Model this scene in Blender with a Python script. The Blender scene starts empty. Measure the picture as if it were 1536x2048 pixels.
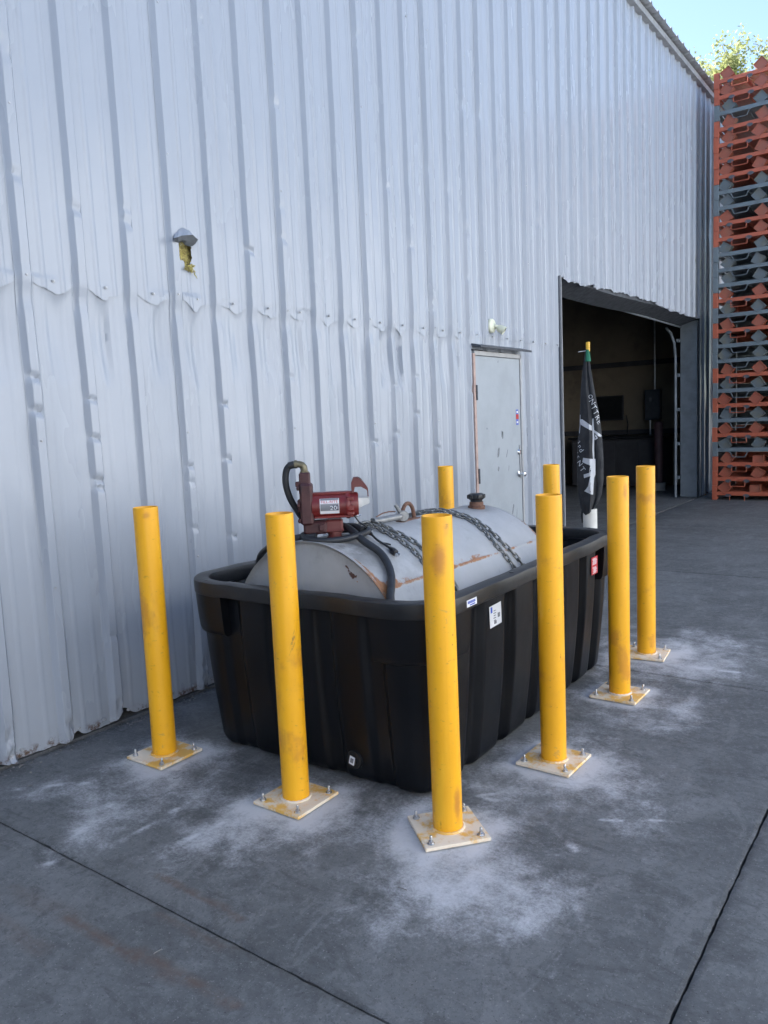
import bpy, bmesh, math, random
import numpy as np
from mathutils import Matrix, Vector, noise as mnoise

S = bpy.context.scene
COL = S.collection
PI = math.pi
R = math.radians
rng = random.Random(7)

# ------------------------------------------------------------------ camera
cd = bpy.data.cameras.new("camera")
cam = bpy.data.objects.new("camera", cd)
COL.objects.link(cam)
cd.sensor_fit = 'VERTICAL'
cd.sensor_height = 36.0
cd.sensor_width = 27.0
cd.lens = 27.359
cd.clip_end = 1500
_R = Vector((0.80637417, 0.58973688, -0.04439716))
_U = Vector((-0.03247575, 0.11911261, 0.99234949))
_F = Vector((-0.59051336, 0.79876316, -0.11520148))
cam.matrix_world = Matrix(((_R.x, _U.x, -_F.x, 3.6602), (_R.y, _U.y, -_F.y, 0.0),
                           (_R.z, _U.z, -_F.z, 1.5701), (0, 0, 0, 1)))
S.camera = cam

# ------------------------------------------------------------------ world, sun, exposure
SUN_EL, SUN_AZ = R(43), R(-90)        # azimuth measured from +Y towards +X: the sun stands behind the shed
w = bpy.data.worlds.new("World")
S.world = w
w.use_nodes = True
nt = w.node_tree
bg = nt.nodes['Background']
sky = nt.nodes.new('ShaderNodeTexSky')
sky.sky_type = 'NISHITA'
sky.sun_disc = False
sky.sun_elevation = SUN_EL
sky.sun_rotation = SUN_AZ
sky.air_density = 0.85
sky.dust_density = 0.9
sky.ozone_density = 1.0
nt.links.new(sky.outputs[0], bg.inputs[0])
bg.inputs[1].default_value = 0.11
sd = bpy.data.lights.new("sun", 'SUN')
sun = bpy.data.objects.new("sun", sd)
COL.objects.link(sun)
sd.energy = 5.0
sd.angle = R(0.53)
sd.color = (1.0, 0.965, 0.91)
sdir = Vector((math.sin(SUN_AZ) * math.cos(SUN_EL), math.cos(SUN_AZ) * math.cos(SUN_EL), math.sin(SUN_EL)))
sun.rotation_euler = (-sdir).to_track_quat('-Z', 'Y').to_euler()
S.view_settings.view_transform = 'Standard'
S.view_settings.look = 'None'
S.view_settings.exposure = 1.92
S.view_settings.gamma = 1.0
S.view_settings.use_curve_mapping = False
S.cycles.max_bounces = 8
S.cycles.use_denoising = True


# ------------------------------------------------------------------ helpers: meshes
class MB:
    def __init__(self):
        self.v = []
        self.f = []

    def add(self, vs, fs):
        o = len(self.v)
        self.v += [tuple(x) for x in vs]
        self.f += [tuple(i + o for i in f) for f in fs]
        return self

    def box(self, c, s, bev=0.0, rot=None, seg=1):
        bm = bmesh.new()
        bmesh.ops.create_cube(bm, size=1.0)
        bmesh.ops.scale(bm, vec=s, verts=bm.verts)
        if bev > 0:
            bmesh.ops.bevel(bm, geom=bm.edges[:], offset=bev, segments=seg, affect='EDGES', profile=0.5)
        if rot is not None:
            bmesh.ops.transform(bm, matrix=rot, verts=bm.verts)
        bmesh.ops.translate(bm, vec=c, verts=bm.verts)
        self.bm(bm)
        return self

    def bm(self, bm):
        bm.verts.ensure_lookup_table()
        bm.verts.index_update()
        self.add([v.co[:] for v in bm.verts], [[v.index for v in f.verts] for f in bm.faces])
        bm.free()

    def tube(self, path, r, n=10, closed=False, caps=True, up=None):
        P = [Vector(p) for p in path]
        m = len(P)
        rr = r if hasattr(r, '__len__') else [r] * m
        T = []
        for i in range(m):
            a = P[(i - 1) % m] if (closed or i > 0) else P[i]
            b = P[(i + 1) % m] if (closed or i < m - 1) else P[i]
            T.append((b - a).normalized())
        u = Vector(up) if up else (Vector((0, 0, 1)) if abs(T[0].z) < .9 else Vector((1, 0, 0)))
        u = (u - T[0] * u.dot(T[0])).normalized()
        vs = []
        for i in range(m):
            u = (u - T[i] * u.dot(T[i])).normalized()
            b = T[i].cross(u)
            for k in range(n):
                a = 2 * PI * k / n
                vs.append(P[i] + (u * math.cos(a) + b * math.sin(a)) * rr[i])
        fs = []
        for i in range(m if closed else m - 1):
            j = (i + 1) % m
            for k in range(n):
                l = (k + 1) % n
                fs.append((i * n + k, i * n + l, j * n + l, j * n + k))
        if caps and not closed:
            fs.append(tuple(range(n))[::-1])
            fs.append(tuple((m - 1) * n + k for k in range(n)))
        return self.add(vs, fs)

    def lathe(self, prof, n=32, M=None, close=False):
        vs, fs = [], []
        for (r, z) in prof:
            for k in range(n):
                a = 2 * PI * k / n
                vs.append(Vector((r * math.cos(a), r * math.sin(a), z)))
        m = len(prof)
        for i in range(m if close else m - 1):
            j = (i + 1) % m
            for k in range(n):
                l = (k + 1) % n
                fs.append((i * n + k, i * n + l, j * n + l, j * n + k))
        if not close:
            if prof[0][0] > 1e-6:
                fs.append(tuple(range(n))[::-1])
            if prof[-1][0] > 1e-6:
                fs.append(tuple((m - 1) * n + k for k in range(n)))
        if M is not None:
            vs = [M @ v for v in vs]
        return self.add(vs, fs)

    def prism(self, pts, h, M=None):
        n = len(pts)
        vs = [Vector((x, y, 0)) for x, y in pts] + [Vector((x, y, h)) for x, y in pts]
        fs = [tuple(range(n))[::-1], tuple(range(n, 2 * n))]
        fs += [(i, (i + 1) % n, n + (i + 1) % n, n + i) for i in range(n)]
        if M is not None:
            vs = [M @ v for v in vs]
        return self.add(vs, fs)

    def mesh(self, name, mat, smooth=35):
        me = bpy.data.meshes.new(name)
        me.from_pydata(self.v, [], self.f)
        me.validate()
        bm = bmesh.new()
        bm.from_mesh(me)
        bmesh.ops.recalc_face_normals(bm, faces=bm.faces)
        bm.to_mesh(me)
        bm.free()
        if mat:
            me.materials.append(mat)
        fin(me, smooth)
        return me

    def build(self, name, mat, parent=None, smooth=35):
        return link(name, self.mesh(name, mat, smooth), parent)


def fin(me, smooth):
    if smooth:
        me.polygons.foreach_set('use_smooth', [True] * len(me.polygons))
        me.set_sharp_from_angle(angle=R(smooth))
    me.update()


def link(name, me, parent=None):
    o = bpy.data.objects.new(name, me)
    COL.objects.link(o)
    if parent:
        o.parent = parent
    return o


def gridmesh(name, X, mat, mask=None, smooth=40, attrs=None):
    """X: (rows, cols, 3) array -> mesh; mask (rows-1, cols-1) keeps faces"""
    r, c = X.shape[:2]
    idx = np.arange(r * c).reshape(r, c)
    q = np.stack([idx[:-1, :-1], idx[:-1, 1:], idx[1:, 1:], idx[1:, :-1]], -1)
    q = q[mask] if mask is not None else q.reshape(-1, 4)
    me = bpy.data.meshes.new(name)
    me.from_pydata(X.reshape(-1, 3).tolist(), [], q.tolist())
    for k, a in (attrs or {}).items():
        at = me.attributes.new(k, 'FLOAT', 'POINT')
        at.data.foreach_set('value', np.ascontiguousarray(a, dtype=np.float32).ravel())
    if mat:
        me.materials.append(mat)
    fin(me, smooth)
    return me


def thing(name, label, cat, loc=(0, 0, 0), rz=0.0, group=None):
    o = bpy.data.objects.new(name, None)
    COL.objects.link(o)
    o.empty_display_size = .1
    o.location = loc
    o.rotation_euler = (0, 0, rz)
    return tag(o, label, cat, group)


def tag(o, label=None, cat=None, group=None, kind=None):
    if label: o['label'] = label
    if cat: o['category'] = cat
    if group: o['group'] = group
    if kind: o['kind'] = kind
    return o


def copy_tree(o, parent=None):
    c = o.copy()
    COL.objects.link(c)
    c.parent = parent
    for ch in list(o.children):
        copy_tree(ch, c)
    return c


# ------------------------------------------------------------------ helpers: noise
def vnoise(x, y, seed=0):
    x = np.asarray(x, float)
    y = np.asarray(y, float)
    xi, yi = np.floor(x), np.floor(y)
    fx, fy = x - xi, y - yi
    fx = fx * fx * fx * (fx * (fx * 6 - 15) + 10)
    fy = fy * fy * fy * (fy * (fy * 6 - 15) + 10)

    def h(a, b):
        n = (a.astype(np.int64) * 374761393 + b.astype(np.int64) * 668265263 + seed * 1442695041) & 0x7fffffff
        n = ((n ^ (n >> 13)) * 1274126177) & 0x7fffffff
        n = n ^ (n >> 16)
        return (n & 0xffff) / 65535.0 * 2 - 1
    a, b, c, d = h(xi, yi), h(xi + 1, yi), h(xi, yi + 1), h(xi + 1, yi + 1)
    return (a * (1 - fx) + b * fx) * (1 - fy) + (c * (1 - fx) + d * fx) * fy


def fbm(x, y, seed=0, oct=4):
    s, a, t = 0, 1.0, 0
    for i in range(oct):
        s = s + a * vnoise(x * 2 ** i, y * 2 ** i, seed + i * 17)
        t += a
        a *= .5
    return s / t


def sstep(a, b, x):
    t = np.clip((np.asarray(x, float) - a) / (b - a), 0, 1)
    return t * t * (3 - 2 * t)


# ------------------------------------------------------------------ materials
class Mat:
    def __init__(s, name, base=(.5, .5, .5), rough=.5, metal=0.0, spec=.5):
        s.m = bpy.data.materials.new(name)
        s.m.use_nodes = True
        s.n = s.m.node_tree.nodes
        s.l = s.m.node_tree.links
        s.b = s.n['Principled BSDF']
        s.b.inputs['Base Color'].default_value = (*base, 1)
        s.b.inputs['Roughness'].default_value = rough
        s.b.inputs['Metallic'].default_value = metal
        s.b.inputs['Specular IOR Level'].default_value = spec
        s.base = base
        s.cur = None
        s.tc = None

    def coord(s, scale=(1, 1, 1), kind='Object', rnd=False):
        if s.tc is None:
            s.tc = s.n.new('ShaderNodeTexCoord')
        mp = s.n.new('ShaderNodeMapping')
        mp.inputs['Scale'].default_value = scale
        s.l.new(s.tc.outputs[kind], mp.inputs[0])
        if rnd:
            oi = s.n.new('ShaderNodeObjectInfo')
            k = s.n.new('ShaderNodeMath')
            k.operation = 'MULTIPLY'
            k.inputs[1].default_value = 37.0
            s.l.new(oi.outputs['Random'], k.inputs[0])
            s.l.new(k.outputs[0], mp.inputs['Location'])
        return mp.outputs[0]

    def noise(s, scale=5, detail=5, rough=.6, stretch=(1, 1, 1), rnd=False, dist=0.0):
        t = s.n.new('ShaderNodeTexNoise')
        t.inputs['Scale'].default_value = scale
        t.inputs['Detail'].default_value = detail
        t.inputs['Roughness'].default_value = rough
        t.inputs['Distortion'].default_value = dist
        s.l.new(s.coord(stretch, rnd=rnd), t.inputs['Vector'])
        return t.outputs['Fac']

    def ramp(s, src, a, b, lo=0.0, hi=1.0):
        r = s.n.new('ShaderNodeMapRange')
        r.interpolation_type = 'SMOOTHSTEP'
        r.inputs[1].default_value = a
        r.inputs[2].default_value = b
        r.inputs[3].default_value = lo
        r.inputs[4].default_value = hi
        s.l.new(src, r.inputs[0])
        return r.outputs[0]

    def math(s, op, a, b):
        m = s.n.new('ShaderNodeMath')
        m.operation = op
        for i, x in enumerate((a, b)):
            if isinstance(x, (int, float)):
                m.inputs[i].default_value = x
            else:
                s.l.new(x, m.inputs[i])
        return m.outputs[0]

    def attr(s, name):
        a = s.n.new('ShaderNodeAttribute')
        a.attribute_name = name
        return a.outputs['Fac']

    def mix(s, fac, col):
        m = s.n.new('ShaderNodeMix')
        m.data_type = 'RGBA'
        if isinstance(fac, (int, float)):
            m.inputs[0].default_value = fac
        else:
            s.l.new(fac, m.inputs[0])
        if s.cur is None:
            m.inputs[6].default_value = (*s.base, 1)
        else:
            s.l.new(s.cur, m.inputs[6])
        if len(col) == 3:
            m.inputs[7].default_value = (*col, 1)
        s.cur = m.outputs[2]
        s.l.new(s.cur, s.b.inputs['Base Color'])
        return s

    def rough(s, src):
        s.l.new(src, s.b.inputs['Roughness'])
        return s

    def metal(s, src):
        s.l.new(src, s.b.inputs['Metallic'])
        return s

    def bump(s, src, dist=.002, strength=1.0):
        b = s.n.new('ShaderNodeBump')
        b.inputs['Strength'].default_value = strength
        b.inputs['Distance'].default_value = dist
        s.l.new(src, b.inputs['Height'])
        if s.b.inputs['Normal'].is_linked:
            s.l.new(s.b.inputs['Normal'].links[0].from_socket, b.inputs['Normal'])
        s.l.new(b.outputs[0], s.b.inputs['Normal'])
        return s

    def zpos(s, kind='Object'):
        if s.tc is None:
            s.tc = s.n.new('ShaderNodeTexCoord')
        x = s.n.new('ShaderNodeSeparateXYZ')
        s.l.new(s.tc.outputs[kind], x.inputs[0])
        return x.outputs['Z']


def simple(name, base, rough=.5, metal=0.0, var=.25, scale=12, spec=.5, dirt=None):
    m = Mat(name, base, rough, metal, spec)
    n = m.noise(scale, 4, .65, rnd=True)
    m.mix(m.ramp(n, .35, .75, 0, 1), tuple(c * (1 - var) for c in base))
    if dirt:
        d = m.noise(scale * .6, 6, .7, rnd=True)
        m.mix(m.ramp(d, .56, .7, 0, .8), dirt)
    m.rough(m.ramp(n, .3, .7, max(.02, rough - .08), min(1, rough + .1)))
    return m.m


# painted wall sheet
m = Mat('wall_paint', (.34, .37, .415), .27)
n1 = m.noise(2.2, 4, .6, (1, 1, .25))
m.mix(m.ramp(n1, .3, .75), (.315, .345, .39))
n2 = m.noise(30, 4, .7, (1, 1, .06))
m.mix(m.ramp(n2, .55, .8, 0, .12), (.345, .37, .41))
zz = m.zpos()
low = m.ramp(zz, .018, .065, 1, 0)
rn = m.ramp(m.noise(14, 6, .75), .48, .62)
m.mix(m.math('MULTIPLY', low, rn), (.10, .055, .035))
low2 = m.ramp(zz, .0, .2, .2, 0)
m.mix(m.math('MULTIPLY', low2, m.ramp(m.noise(5, 6, .7), .45, .7)), (.27, .26, .25))
m.rough(m.ramp(n1, .25, .75, .18, .32))
m.bump(m.noise(1.7, 3, .5, (1, 1, .5)), .010, .6)
m.bump(m.noise(7, 3, .55), .0016, .6)
m.b.inputs['Specular IOR Level'].default_value = .4
WALL = m.m
TRIM = simple('trim_dark', (.075, .085, .10), .5)
EAVE = simple('eave_trim', (.30, .31, .32), .5, var=.3, scale=6)
SCREW = simple('screw_zinc', (.42, .43, .45), .35, .25)
ROOFM = simple('roof_metal', (.42, .44, .46), .4, .3)
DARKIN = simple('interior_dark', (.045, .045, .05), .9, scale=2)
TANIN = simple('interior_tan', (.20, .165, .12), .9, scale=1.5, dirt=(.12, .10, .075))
JAMB = simple('jamb_steel', (.20, .23, .255), .5, .1, var=.25, scale=5)
GALV = simple('galvanised', (.50, .52, .54), .35, .8)
m = Mat('insulation_wool', (.55, .48, .16), .95)
m.mix(m.ramp(m.noise(40, 6, .75), .4, .62), (.24, .19, .08))
m.mix(m.ramp(m.noise(24, 4, .7), .6, .75), (.70, .66, .45))
m.bump(m.noise(60, 6, .8), .01)
WOOL = m.m

# concrete ground
def ground_mat(name, attrs):
    m = Mat(name, (.140, .144, .143), .75)
    m.mix(m.ramp(m.noise(1.1, 6, .6), .40, .60), (.101, .104, .104))
    m.mix(m.ramp(m.noise(4.2, 9, .75, dist=.4), .49, .63, 0, .65), (.180, .184, .183))
    m.mix(m.ramp(m.noise(6.5, 9, .75, dist=.6), .52, .64, 0, .65), (.084, .087, .087))
    m.mix(m.ramp(m.noise(3.3, 8, .72, (1, 2.6, 1), dist=.8), .53, .60, 0, .6), (.075, .077, .076))
    m.mix(m.ramp(m.noise(2.6, 8, .72, (2.2, .8, 1), dist=.6), .55, .61, 0, .45), (.20, .203, .20))
    m.mix(m.ramp(m.noise(21, 8, .82), .50, .62, 0, .5), (.19, .193, .191))
    m.mix(m.ramp(m.noise(27, 8, .82, dist=.4), .51, .62, 0, .5), (.075, .077, .077))
    m.mix(m.ramp(m.noise(95, 4, .75), .60, .68, 0, .85), (.29, .285, .275))
    m.mix(m.ramp(m.noise(110, 3, .7), .60, .68, 0, .7), (.035, .035, .035))
    fine = m.noise(38, 8, .8)
    if attrs:
        ru = m.math('MULTIPLY', m.attr('rust'), m.ramp(m.noise(22, 7, .75), .3, .55))
        m.mix(ru, (.12, .082, .062))
        dn = m.noise(6, 10, .74, dist=.25)
        dn2 = m.noise(70, 6, .85)
        e = m.math('ADD', m.attr('dust'), m.math('MULTIPLY', m.math('SUBTRACT', dn, .5), 2.0))
        e = m.math('ADD', e, m.math('MULTIPLY', m.math('SUBTRACT', dn2, .5), 1.3))
        f = m.ramp(e, .06, 1.15, 0, .88)
        gate = m.ramp(m.attr('dust'), .0, .12)
        m.mix(m.math('MULTIPLY', f, gate), (.60, .60, .61))
        g = m.attr('grime')
        m.mix(m.math('MULTIPLY', g, m.ramp(m.noise(16, 8, .8), .38, .6)), (.035, .033, .03))
    m.rough(m.ramp(fine, .35, .65, .62, .9))
    m.bump(fine, .0022, .55)
    m.bump(m.noise(3, 5, .6), .006, .35)
    return m.m


GROUND = ground_mat('concrete', False)
GROUND_D = ground_mat('concrete_dusty', True)
APRON = simple('pale_concrete', (.30, .30, .295), .85, var=.2, scale=.8)  # unseen outer ground, its paler tone chosen for the light it bounces
PALEW = simple('bounce_cladding', (.78, .80, .82), .5, var=.08, scale=1.5)  # reflector tone of the added building opposite
SOIL = simple('joint_dirt', (.065, .064, .06), .95)

# bollard paint
m = Mat('yellow_paint', (.92, .45, .014), .42)
m.mix(m.ramp(m.noise(3.0, 4, .6, (1, 1, .6), rnd=True), .35, .75, 0, .8), (.80, .37, .010))
m.mix(m.ramp(m.noise(4.2, 5, .6, (1, 1, .8), rnd=True), .56, .66, 0, .6), (.55, .22, .03))
m.mix(m.ramp(m.noise(11, 6, .7, (1, 1, .12), rnd=True), .52, .66, 0, .4), (.98, .56, .04))
m.mix(m.ramp(m.noise(9, 7, .75, (1, 1, 1.6), rnd=True, dist=.6), .62, .68, 0, .45), (.42, .25, .10))
sc = m.noise(26, 6, .7, (1, 1, 2.2), rnd=True)
m.mix(m.ramp(sc, .61, .68, 0, .5), (.38, .19, .03))
sm = m.math('ADD', m.attr('smudge'), m.math('MULTIPLY', m.math('SUBTRACT', m.noise(14, 6, .7, rnd=True), .5), .9))
m.mix(m.math('MULTIPLY', m.ramp(sm, .25, .95, 0, .75), m.ramp(m.attr('smudge'), .02, .2)), (.47, .175, .035))
sk = m.math('ADD', m.attr('scrape'), m.math('MULTIPLY', m.math('SUBTRACT', m.noise(40, 6, .75, (1, 1, 2), rnd=True), .5), 1.3))
m.mix(m.math('MULTIPLY', m.ramp(sk, .4, .9, 0, .75), m.ramp(m.attr('scrape'), .02, .2)), (.20, .11, .035))
m.mix(m.ramp(m.noise(75, 4, .7, rnd=True), .70, .76, 0, .7), (.10, .07, .04))
m.rough(m.ramp(sc, .3, .7, .32, .5))
m.bump(m.noise(90, 3, .6), .0006, .5)
YEL = m.m
m = Mat('yellow_plate_dusty', (.80, .42, .02), .6)
dd = m.noise(7, 6, .7, rnd=True)
m.mix(m.ramp(dd, .45, .58, .97, .15), (.80, .70, .56))
m.mix(m.ramp(m.noise(30, 5, .7, rnd=True), .55, .75, 0, .5), (.62, .42, .14))
m.rough(m.ramp(dd, .3, .7, .85, .5))
PLATE = m.m
ZINC = simple('zinc_bolt', (.62, .63, .65), .3, .9, scale=40)

# tub plastic
m = Mat('black_plastic', (.0035, .0042, .006), .45)
tn = m.noise(3.5, 5, .65, (1, 1, .4))
m.mix(m.ramp(tn, .45, .8, 0, .8), (.008, .0088, .0105))
m.mix(m.ramp(m.noise(42, 5, .75, (1, 1, .3)), .66, .78, 0, .35), (.06, .062, .065))
m.rough(m.ramp(tn, .3, .7, .3, .48))
m.bump(m.noise(140, 3, .6), .0007, .6)
m.bump(m.noise(5, 3, .5), .004, .5)
PLAS = m.m
m.b.inputs['Specular IOR Level'].default_value = .28
m = Mat('rim_plastic', (.008, .009, .0105), .42)
m.mix(m.ramp(m.noise(9, 6, .7), .45, .75, 0, .7), (.022, .0225, .023))
m.mix(m.ramp(m.noise(60, 5, .75), .66, .78, 0, .3), (.07, .068, .065))
m.bump(m.noise(150, 3, .6), .0007, .6)
m.bump(m.noise(6, 3, .5), .004, .5)
RIM = m.m
LABW = simple('label_white', (.72, .73, .75), .4, var=.06)
LABR = simple('label_red', (.55, .025, .035), .4, var=.1)
INK = simple('label_ink', (.05, .055, .09), .5, var=.05)
INKB = simple('label_blue', (.05, .10, .45), .5, var=.05)
INKR = simple('label_red_ink', (.45, .02, .02), .5, var=.05)
INKG = simple('label_grey_ink', (.18, .19, .21), .5, var=.2)

# tank
m = Mat('tank_paint', (.42, .425, .425), .38)
m.mix(m.ramp(m.noise(2.5, 5, .6), .35, .7), (.35, .355, .355))
m.mix(m.ramp(m.noise(9, 6, .7), .58, .74, 0, .4), (.20, .20, .19))
ra = m.attr('rust')
rn_ = m.noise(16, 8, .78, dist=.8)
rf = m.ramp(m.math('ADD', ra, m.math('MULTIPLY', m.math('SUBTRACT', rn_, .5), 1.5)), .48, .72)
rf = m.math('MULTIPLY', rf, m.ramp(ra, .02, .2))
m.mix(rf, (.33, .155, .065))
m.mix(m.math('MULTIPLY', rf, m.ramp(m.noise(60, 5, .8), .5, .66)), (.17, .07, .035))
gr = m.attr('grime')
m.mix(m.math('MULTIPLY', gr, m.ramp(m.noise(9, 7, .75), .3, .6)), (.085, .08, .07))
sp = m.attr('chip')
m.mix(m.ramp(m.math('ADD', sp, m.math('MULTIPLY', m.math('SUBTRACT', m.noise(45, 6, .8), .5), 1.1)), .5, .62), (.075, .028, .018))
m.rough(m.ramp(rn_, .3, .7, .3, .5))
m.bump(m.noise(2.4, 3, .5), .01, .5)
m.bump(rf, .002, .6)
TANK = m.m
RUSTY = simple('rusty_steel', (.17, .085, .055), .75, .1, var=.4, scale=40, dirt=(.09, .05, .04))
CHAIN = simple('chain_steel', (.27, .27, .255), .4, .7, var=.35, scale=30)
BINDER = simple('grey_steel', (.23, .235, .235), .45, .4, dirt=(.16, .15, .13), scale=30)
RUBBER = simple('hose_rubber', (.022, .025, .03), .5, var=.3)
BLACKP = simple('black_cap', (.012, .013, .015), .35)
PRED = simple('pump_red', (.155, .014, .013), .38, var=.3, scale=18)
PMAR = simple('pump_maroon', (.062, .019, .021), .55, var=.35, scale=18, dirt=(.035, .018, .018))
PBOOT = simple('pump_boot', (.125, .028, .026), .5, var=.2, scale=18)
BRASS = simple('brass_fitting', (.19, .17, .11), .5, .6, var=.4, scale=40)
CHROME = simple('chrome', (.75, .76, .78), .12, 1.0, var=.05)

# racks and others
def rack_mat(name, base, dark):
    m = Mat(name, base, .45)
    m.mix(m.ramp(m.noise(5, 5, .7, rnd=True), .4, .72, 0, .8), dark)
    m.mix(m.ramp(m.noise(18, 6, .75, rnd=True), .62, .74, 0, .6), (.12, .06, .04))
    return m.m


ORA = rack_mat('rack_orange', (.42, .105, .055), (.33, .085, .05))
GRY = rack_mat('rack_grey', (.14, .175, .195), (.115, .14, .16))
TUBEO = rack_mat('tube_orange', (.31, .085, .05), (.25, .10, .058))
TUBEG = rack_mat('tube_grey', (.11, .135, .15), (.15, .135, .085))
CREAM = simple('cream_plastic', (.66, .67, .52), .4, var=.1)
DOORP = simple('door_paint', (.325, .36, .39), .42, var=.10, scale=3)
PRIMER = simple('frame_primer', (.48, .34, .29), .6, var=.25)
FRAMEP = simple('frame_paint', (.36, .365, .37), .45, var=.15)
SCUFF = simple('scuff_dark', (.20, .22, .24), .6, var=.4, scale=60)
FLAGB = simple('flag_black', (.022, .024, .028), .85, var=.25, scale=10)
FLAGG = simple('flag_green', (.012, .15, .085), .8)
FLAGW = simple('flag_white', (.52, .54, .57), .85, var=.12)
POLEY = simple('pole_yellow', (.72, .42, .03), .5)
WPOST = simple('post_white', (.62, .61, .56), .55, var=.15, scale=8, dirt=(.14, .12, .10))
BROWN = simple('brown_pipe', (.085, .045, .048), .6)
BARK = simple('bark', (.10, .075, .055), .9, scale=20)
m = Mat('leaf', (.34, .37, .16), .55)  # leaf colours paled to carry the haze and flare over the tree
m.mix(m.ramp(m.noise(.9, 3, .6), .4, .65), (.40, .41, .19))
m.mix(m.ramp(m.noise(6, 3, .6), .5, .7), (.24, .29, .10))
m.b.inputs['Transmission Weight'].default_value = 0.0
tr = m.n.new('ShaderNodeBsdfTranslucent')
mx = m.n.new('ShaderNodeMixShader')
mx.inputs[0].default_value = .45
m.l.new(m.cur, tr.inputs[0])
m.l.new(m.b.outputs[0], mx.inputs[1])
m.l.new(tr.outputs[0], mx.inputs[2])
m.l.new(mx.outputs[0], m.n['Material Output'].inputs[0])
LEAF = m.m


def text_verts(s, size):
    cu = bpy.data.curves.new('txt', 'FONT')
    cu.body = s
    cu.size = size
    cu.align_x = 'CENTER'
    cu.align_y = 'CENTER'
    cu.resolution_u = 3
    o = bpy.data.objects.new('txt', cu)
    COL.objects.link(o)
    bpy.context.view_layer.update()
    me = bpy.data.meshes.new_from_object(o.evaluated_get(bpy.context.evaluated_depsgraph_get()))
    bpy.data.objects.remove(o)
    bpy.data.curves.remove(cu)
    vs = [v.co.copy() for v in me.vertices]
    fs = [tuple(p.vertices) for p in me.polygons]
    bpy.data.meshes.remove(me)
    return vs, fs


# ================================================================== SETTING: ground
PX, PY = 3.08, 3.08
XJ = [0.03, 3.112, 6.192, 9.272]
YJ = [-4.68, -1.60, 1.482, 4.562, 7.642, 10.722, 13.802, 16.882, 19.962, 23.042]

DUST = [(0.659, 2.211, 0.123, 0.236, 0.234, -0.129, 0.75), (0.912, 1.932, 0.118, 0.232, 0.231, -0.102, 0.5), (0.417, 1.741, 0.133, 0.164, 0.1, -0.047, 0.55), (0.859, 1.655, -0.08, 0.196, 0.157, -0.036, 0.5), (1.513, 2.197, 0.151, 0.242, 0.192, -0.152, 0.8), (1.406, 1.991, -0.007, 0.236, 0.176, -0.064, 0.45), (1.384, 1.805, -0.008, 0.214, 0.087, -0.027, 0.4), (1.69, 2.21, 0.089, 0.148, 0.136, -0.132, 0.5), (2.2, 2.309, 0.18, 0.193, 0.137, -0.243, 1.0), (2.476, 2.089, 0.214, 0.232, 0.109, -0.138, 0.7), (2.31, 2.016, 0.041, 0.126, 0.123, -0.106, 0.5), (2.646, 2.105, 0.099, 0.123, 0.054, -0.08, 0.45), (2.258, 3.097, 0.18, 0.196, 0.122, -0.227, 0.75), (2.576, 3.092, 0.145, 0.141, 0.104, -0.185, 0.6), (2.765, 2.824, 0.068, 0.086, 0.059, -0.129, 0.5), (2.06, 2.951, 0.022, 0.259, 0.124, -0.146, 0.4), (2.232, 4.008, 0.195, 0.242, 0.105, -0.225, 0.8), (2.533, 3.972, 0.138, 0.241, 0.076, -0.182, 0.55), (2.168, 4.825, 0.213, 0.232, 0.087, -0.283, 0.85), (2.423, 5.264, 0.263, 0.202, 0.113, -0.356, 0.6), (2.457, 4.757, 0.181, 0.206, 0.07, -0.168, 0.5), (2.192, 5.411, 0.039, 0.235, 0.076, -0.163, 0.5), (1.868, 5.039, 0.028, 0.437, 0.172, -0.398, 0.5), (2.594, 4.778, 0.206, 0.06, 0.071, -0.259, 0.35), (2.176, 3.399, 0.122, 0.14, 0.066, -0.095, 0.35), (1.935, 2.454, 0.042, 0.123, 0.083, -0.088, 0.4)]
STRK = [(0.245, 1.626, 0.514, 1.878, 0.009), (0.995, 1.422, 0.769, 1.846, 0.013), (1.312, 1.78, 1.33, 1.967, 0.006), (1.681, 2.159, 1.691, 2.404, 0.005), (2.543, 2.541, 2.593, 2.513, 0.005), (2.794, 1.869, 2.775, 2.019, 0.003), (2.6, 2.767, 2.869, 2.918, 0.003), (2.224, 3.23, 2.281, 3.327, 0.005), (2.701, 2.295, 2.794, 2.438, 0.006), (2.585, 1.952, 2.619, 1.919, 0.004), (2.325, 5.278, 2.663, 5.428, 0.005), (2.419, 4.791, 2.668, 4.819, 0.006), (-0.101, 3.371, 0.818, 2.834, 0.005), (2.248, 3.44, 2.32, 3.415, 0.012), (2.071, 2.684, 2.189, 2.705, 0.005), (2.332, 3.231, 2.439, 3.42, 0.004), (2.098, 2.7, 2.158, 2.763, 0.004), (1.102, 1.672, 1.078, 1.932, 0.008)]
BOLS = [(.594, 2.263), (1.46, 2.263), (2.133, 2.388), (2.228, 3.152), (2.192, 4.117), (2.090, 4.903), (1.385, 5.06), (.60, 4.93)]


def seg_d(x, y, s):
    ax, ay, bx, by = s[:4]
    dx, dy = bx - ax, by - ay
    t = np.clip(((x - ax) * dx + (y - ay) * dy) / (dx * dx + dy * dy), 0, 1)
    return np.hypot(x - ax - t * dx, y - ay - t * dy)


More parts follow.
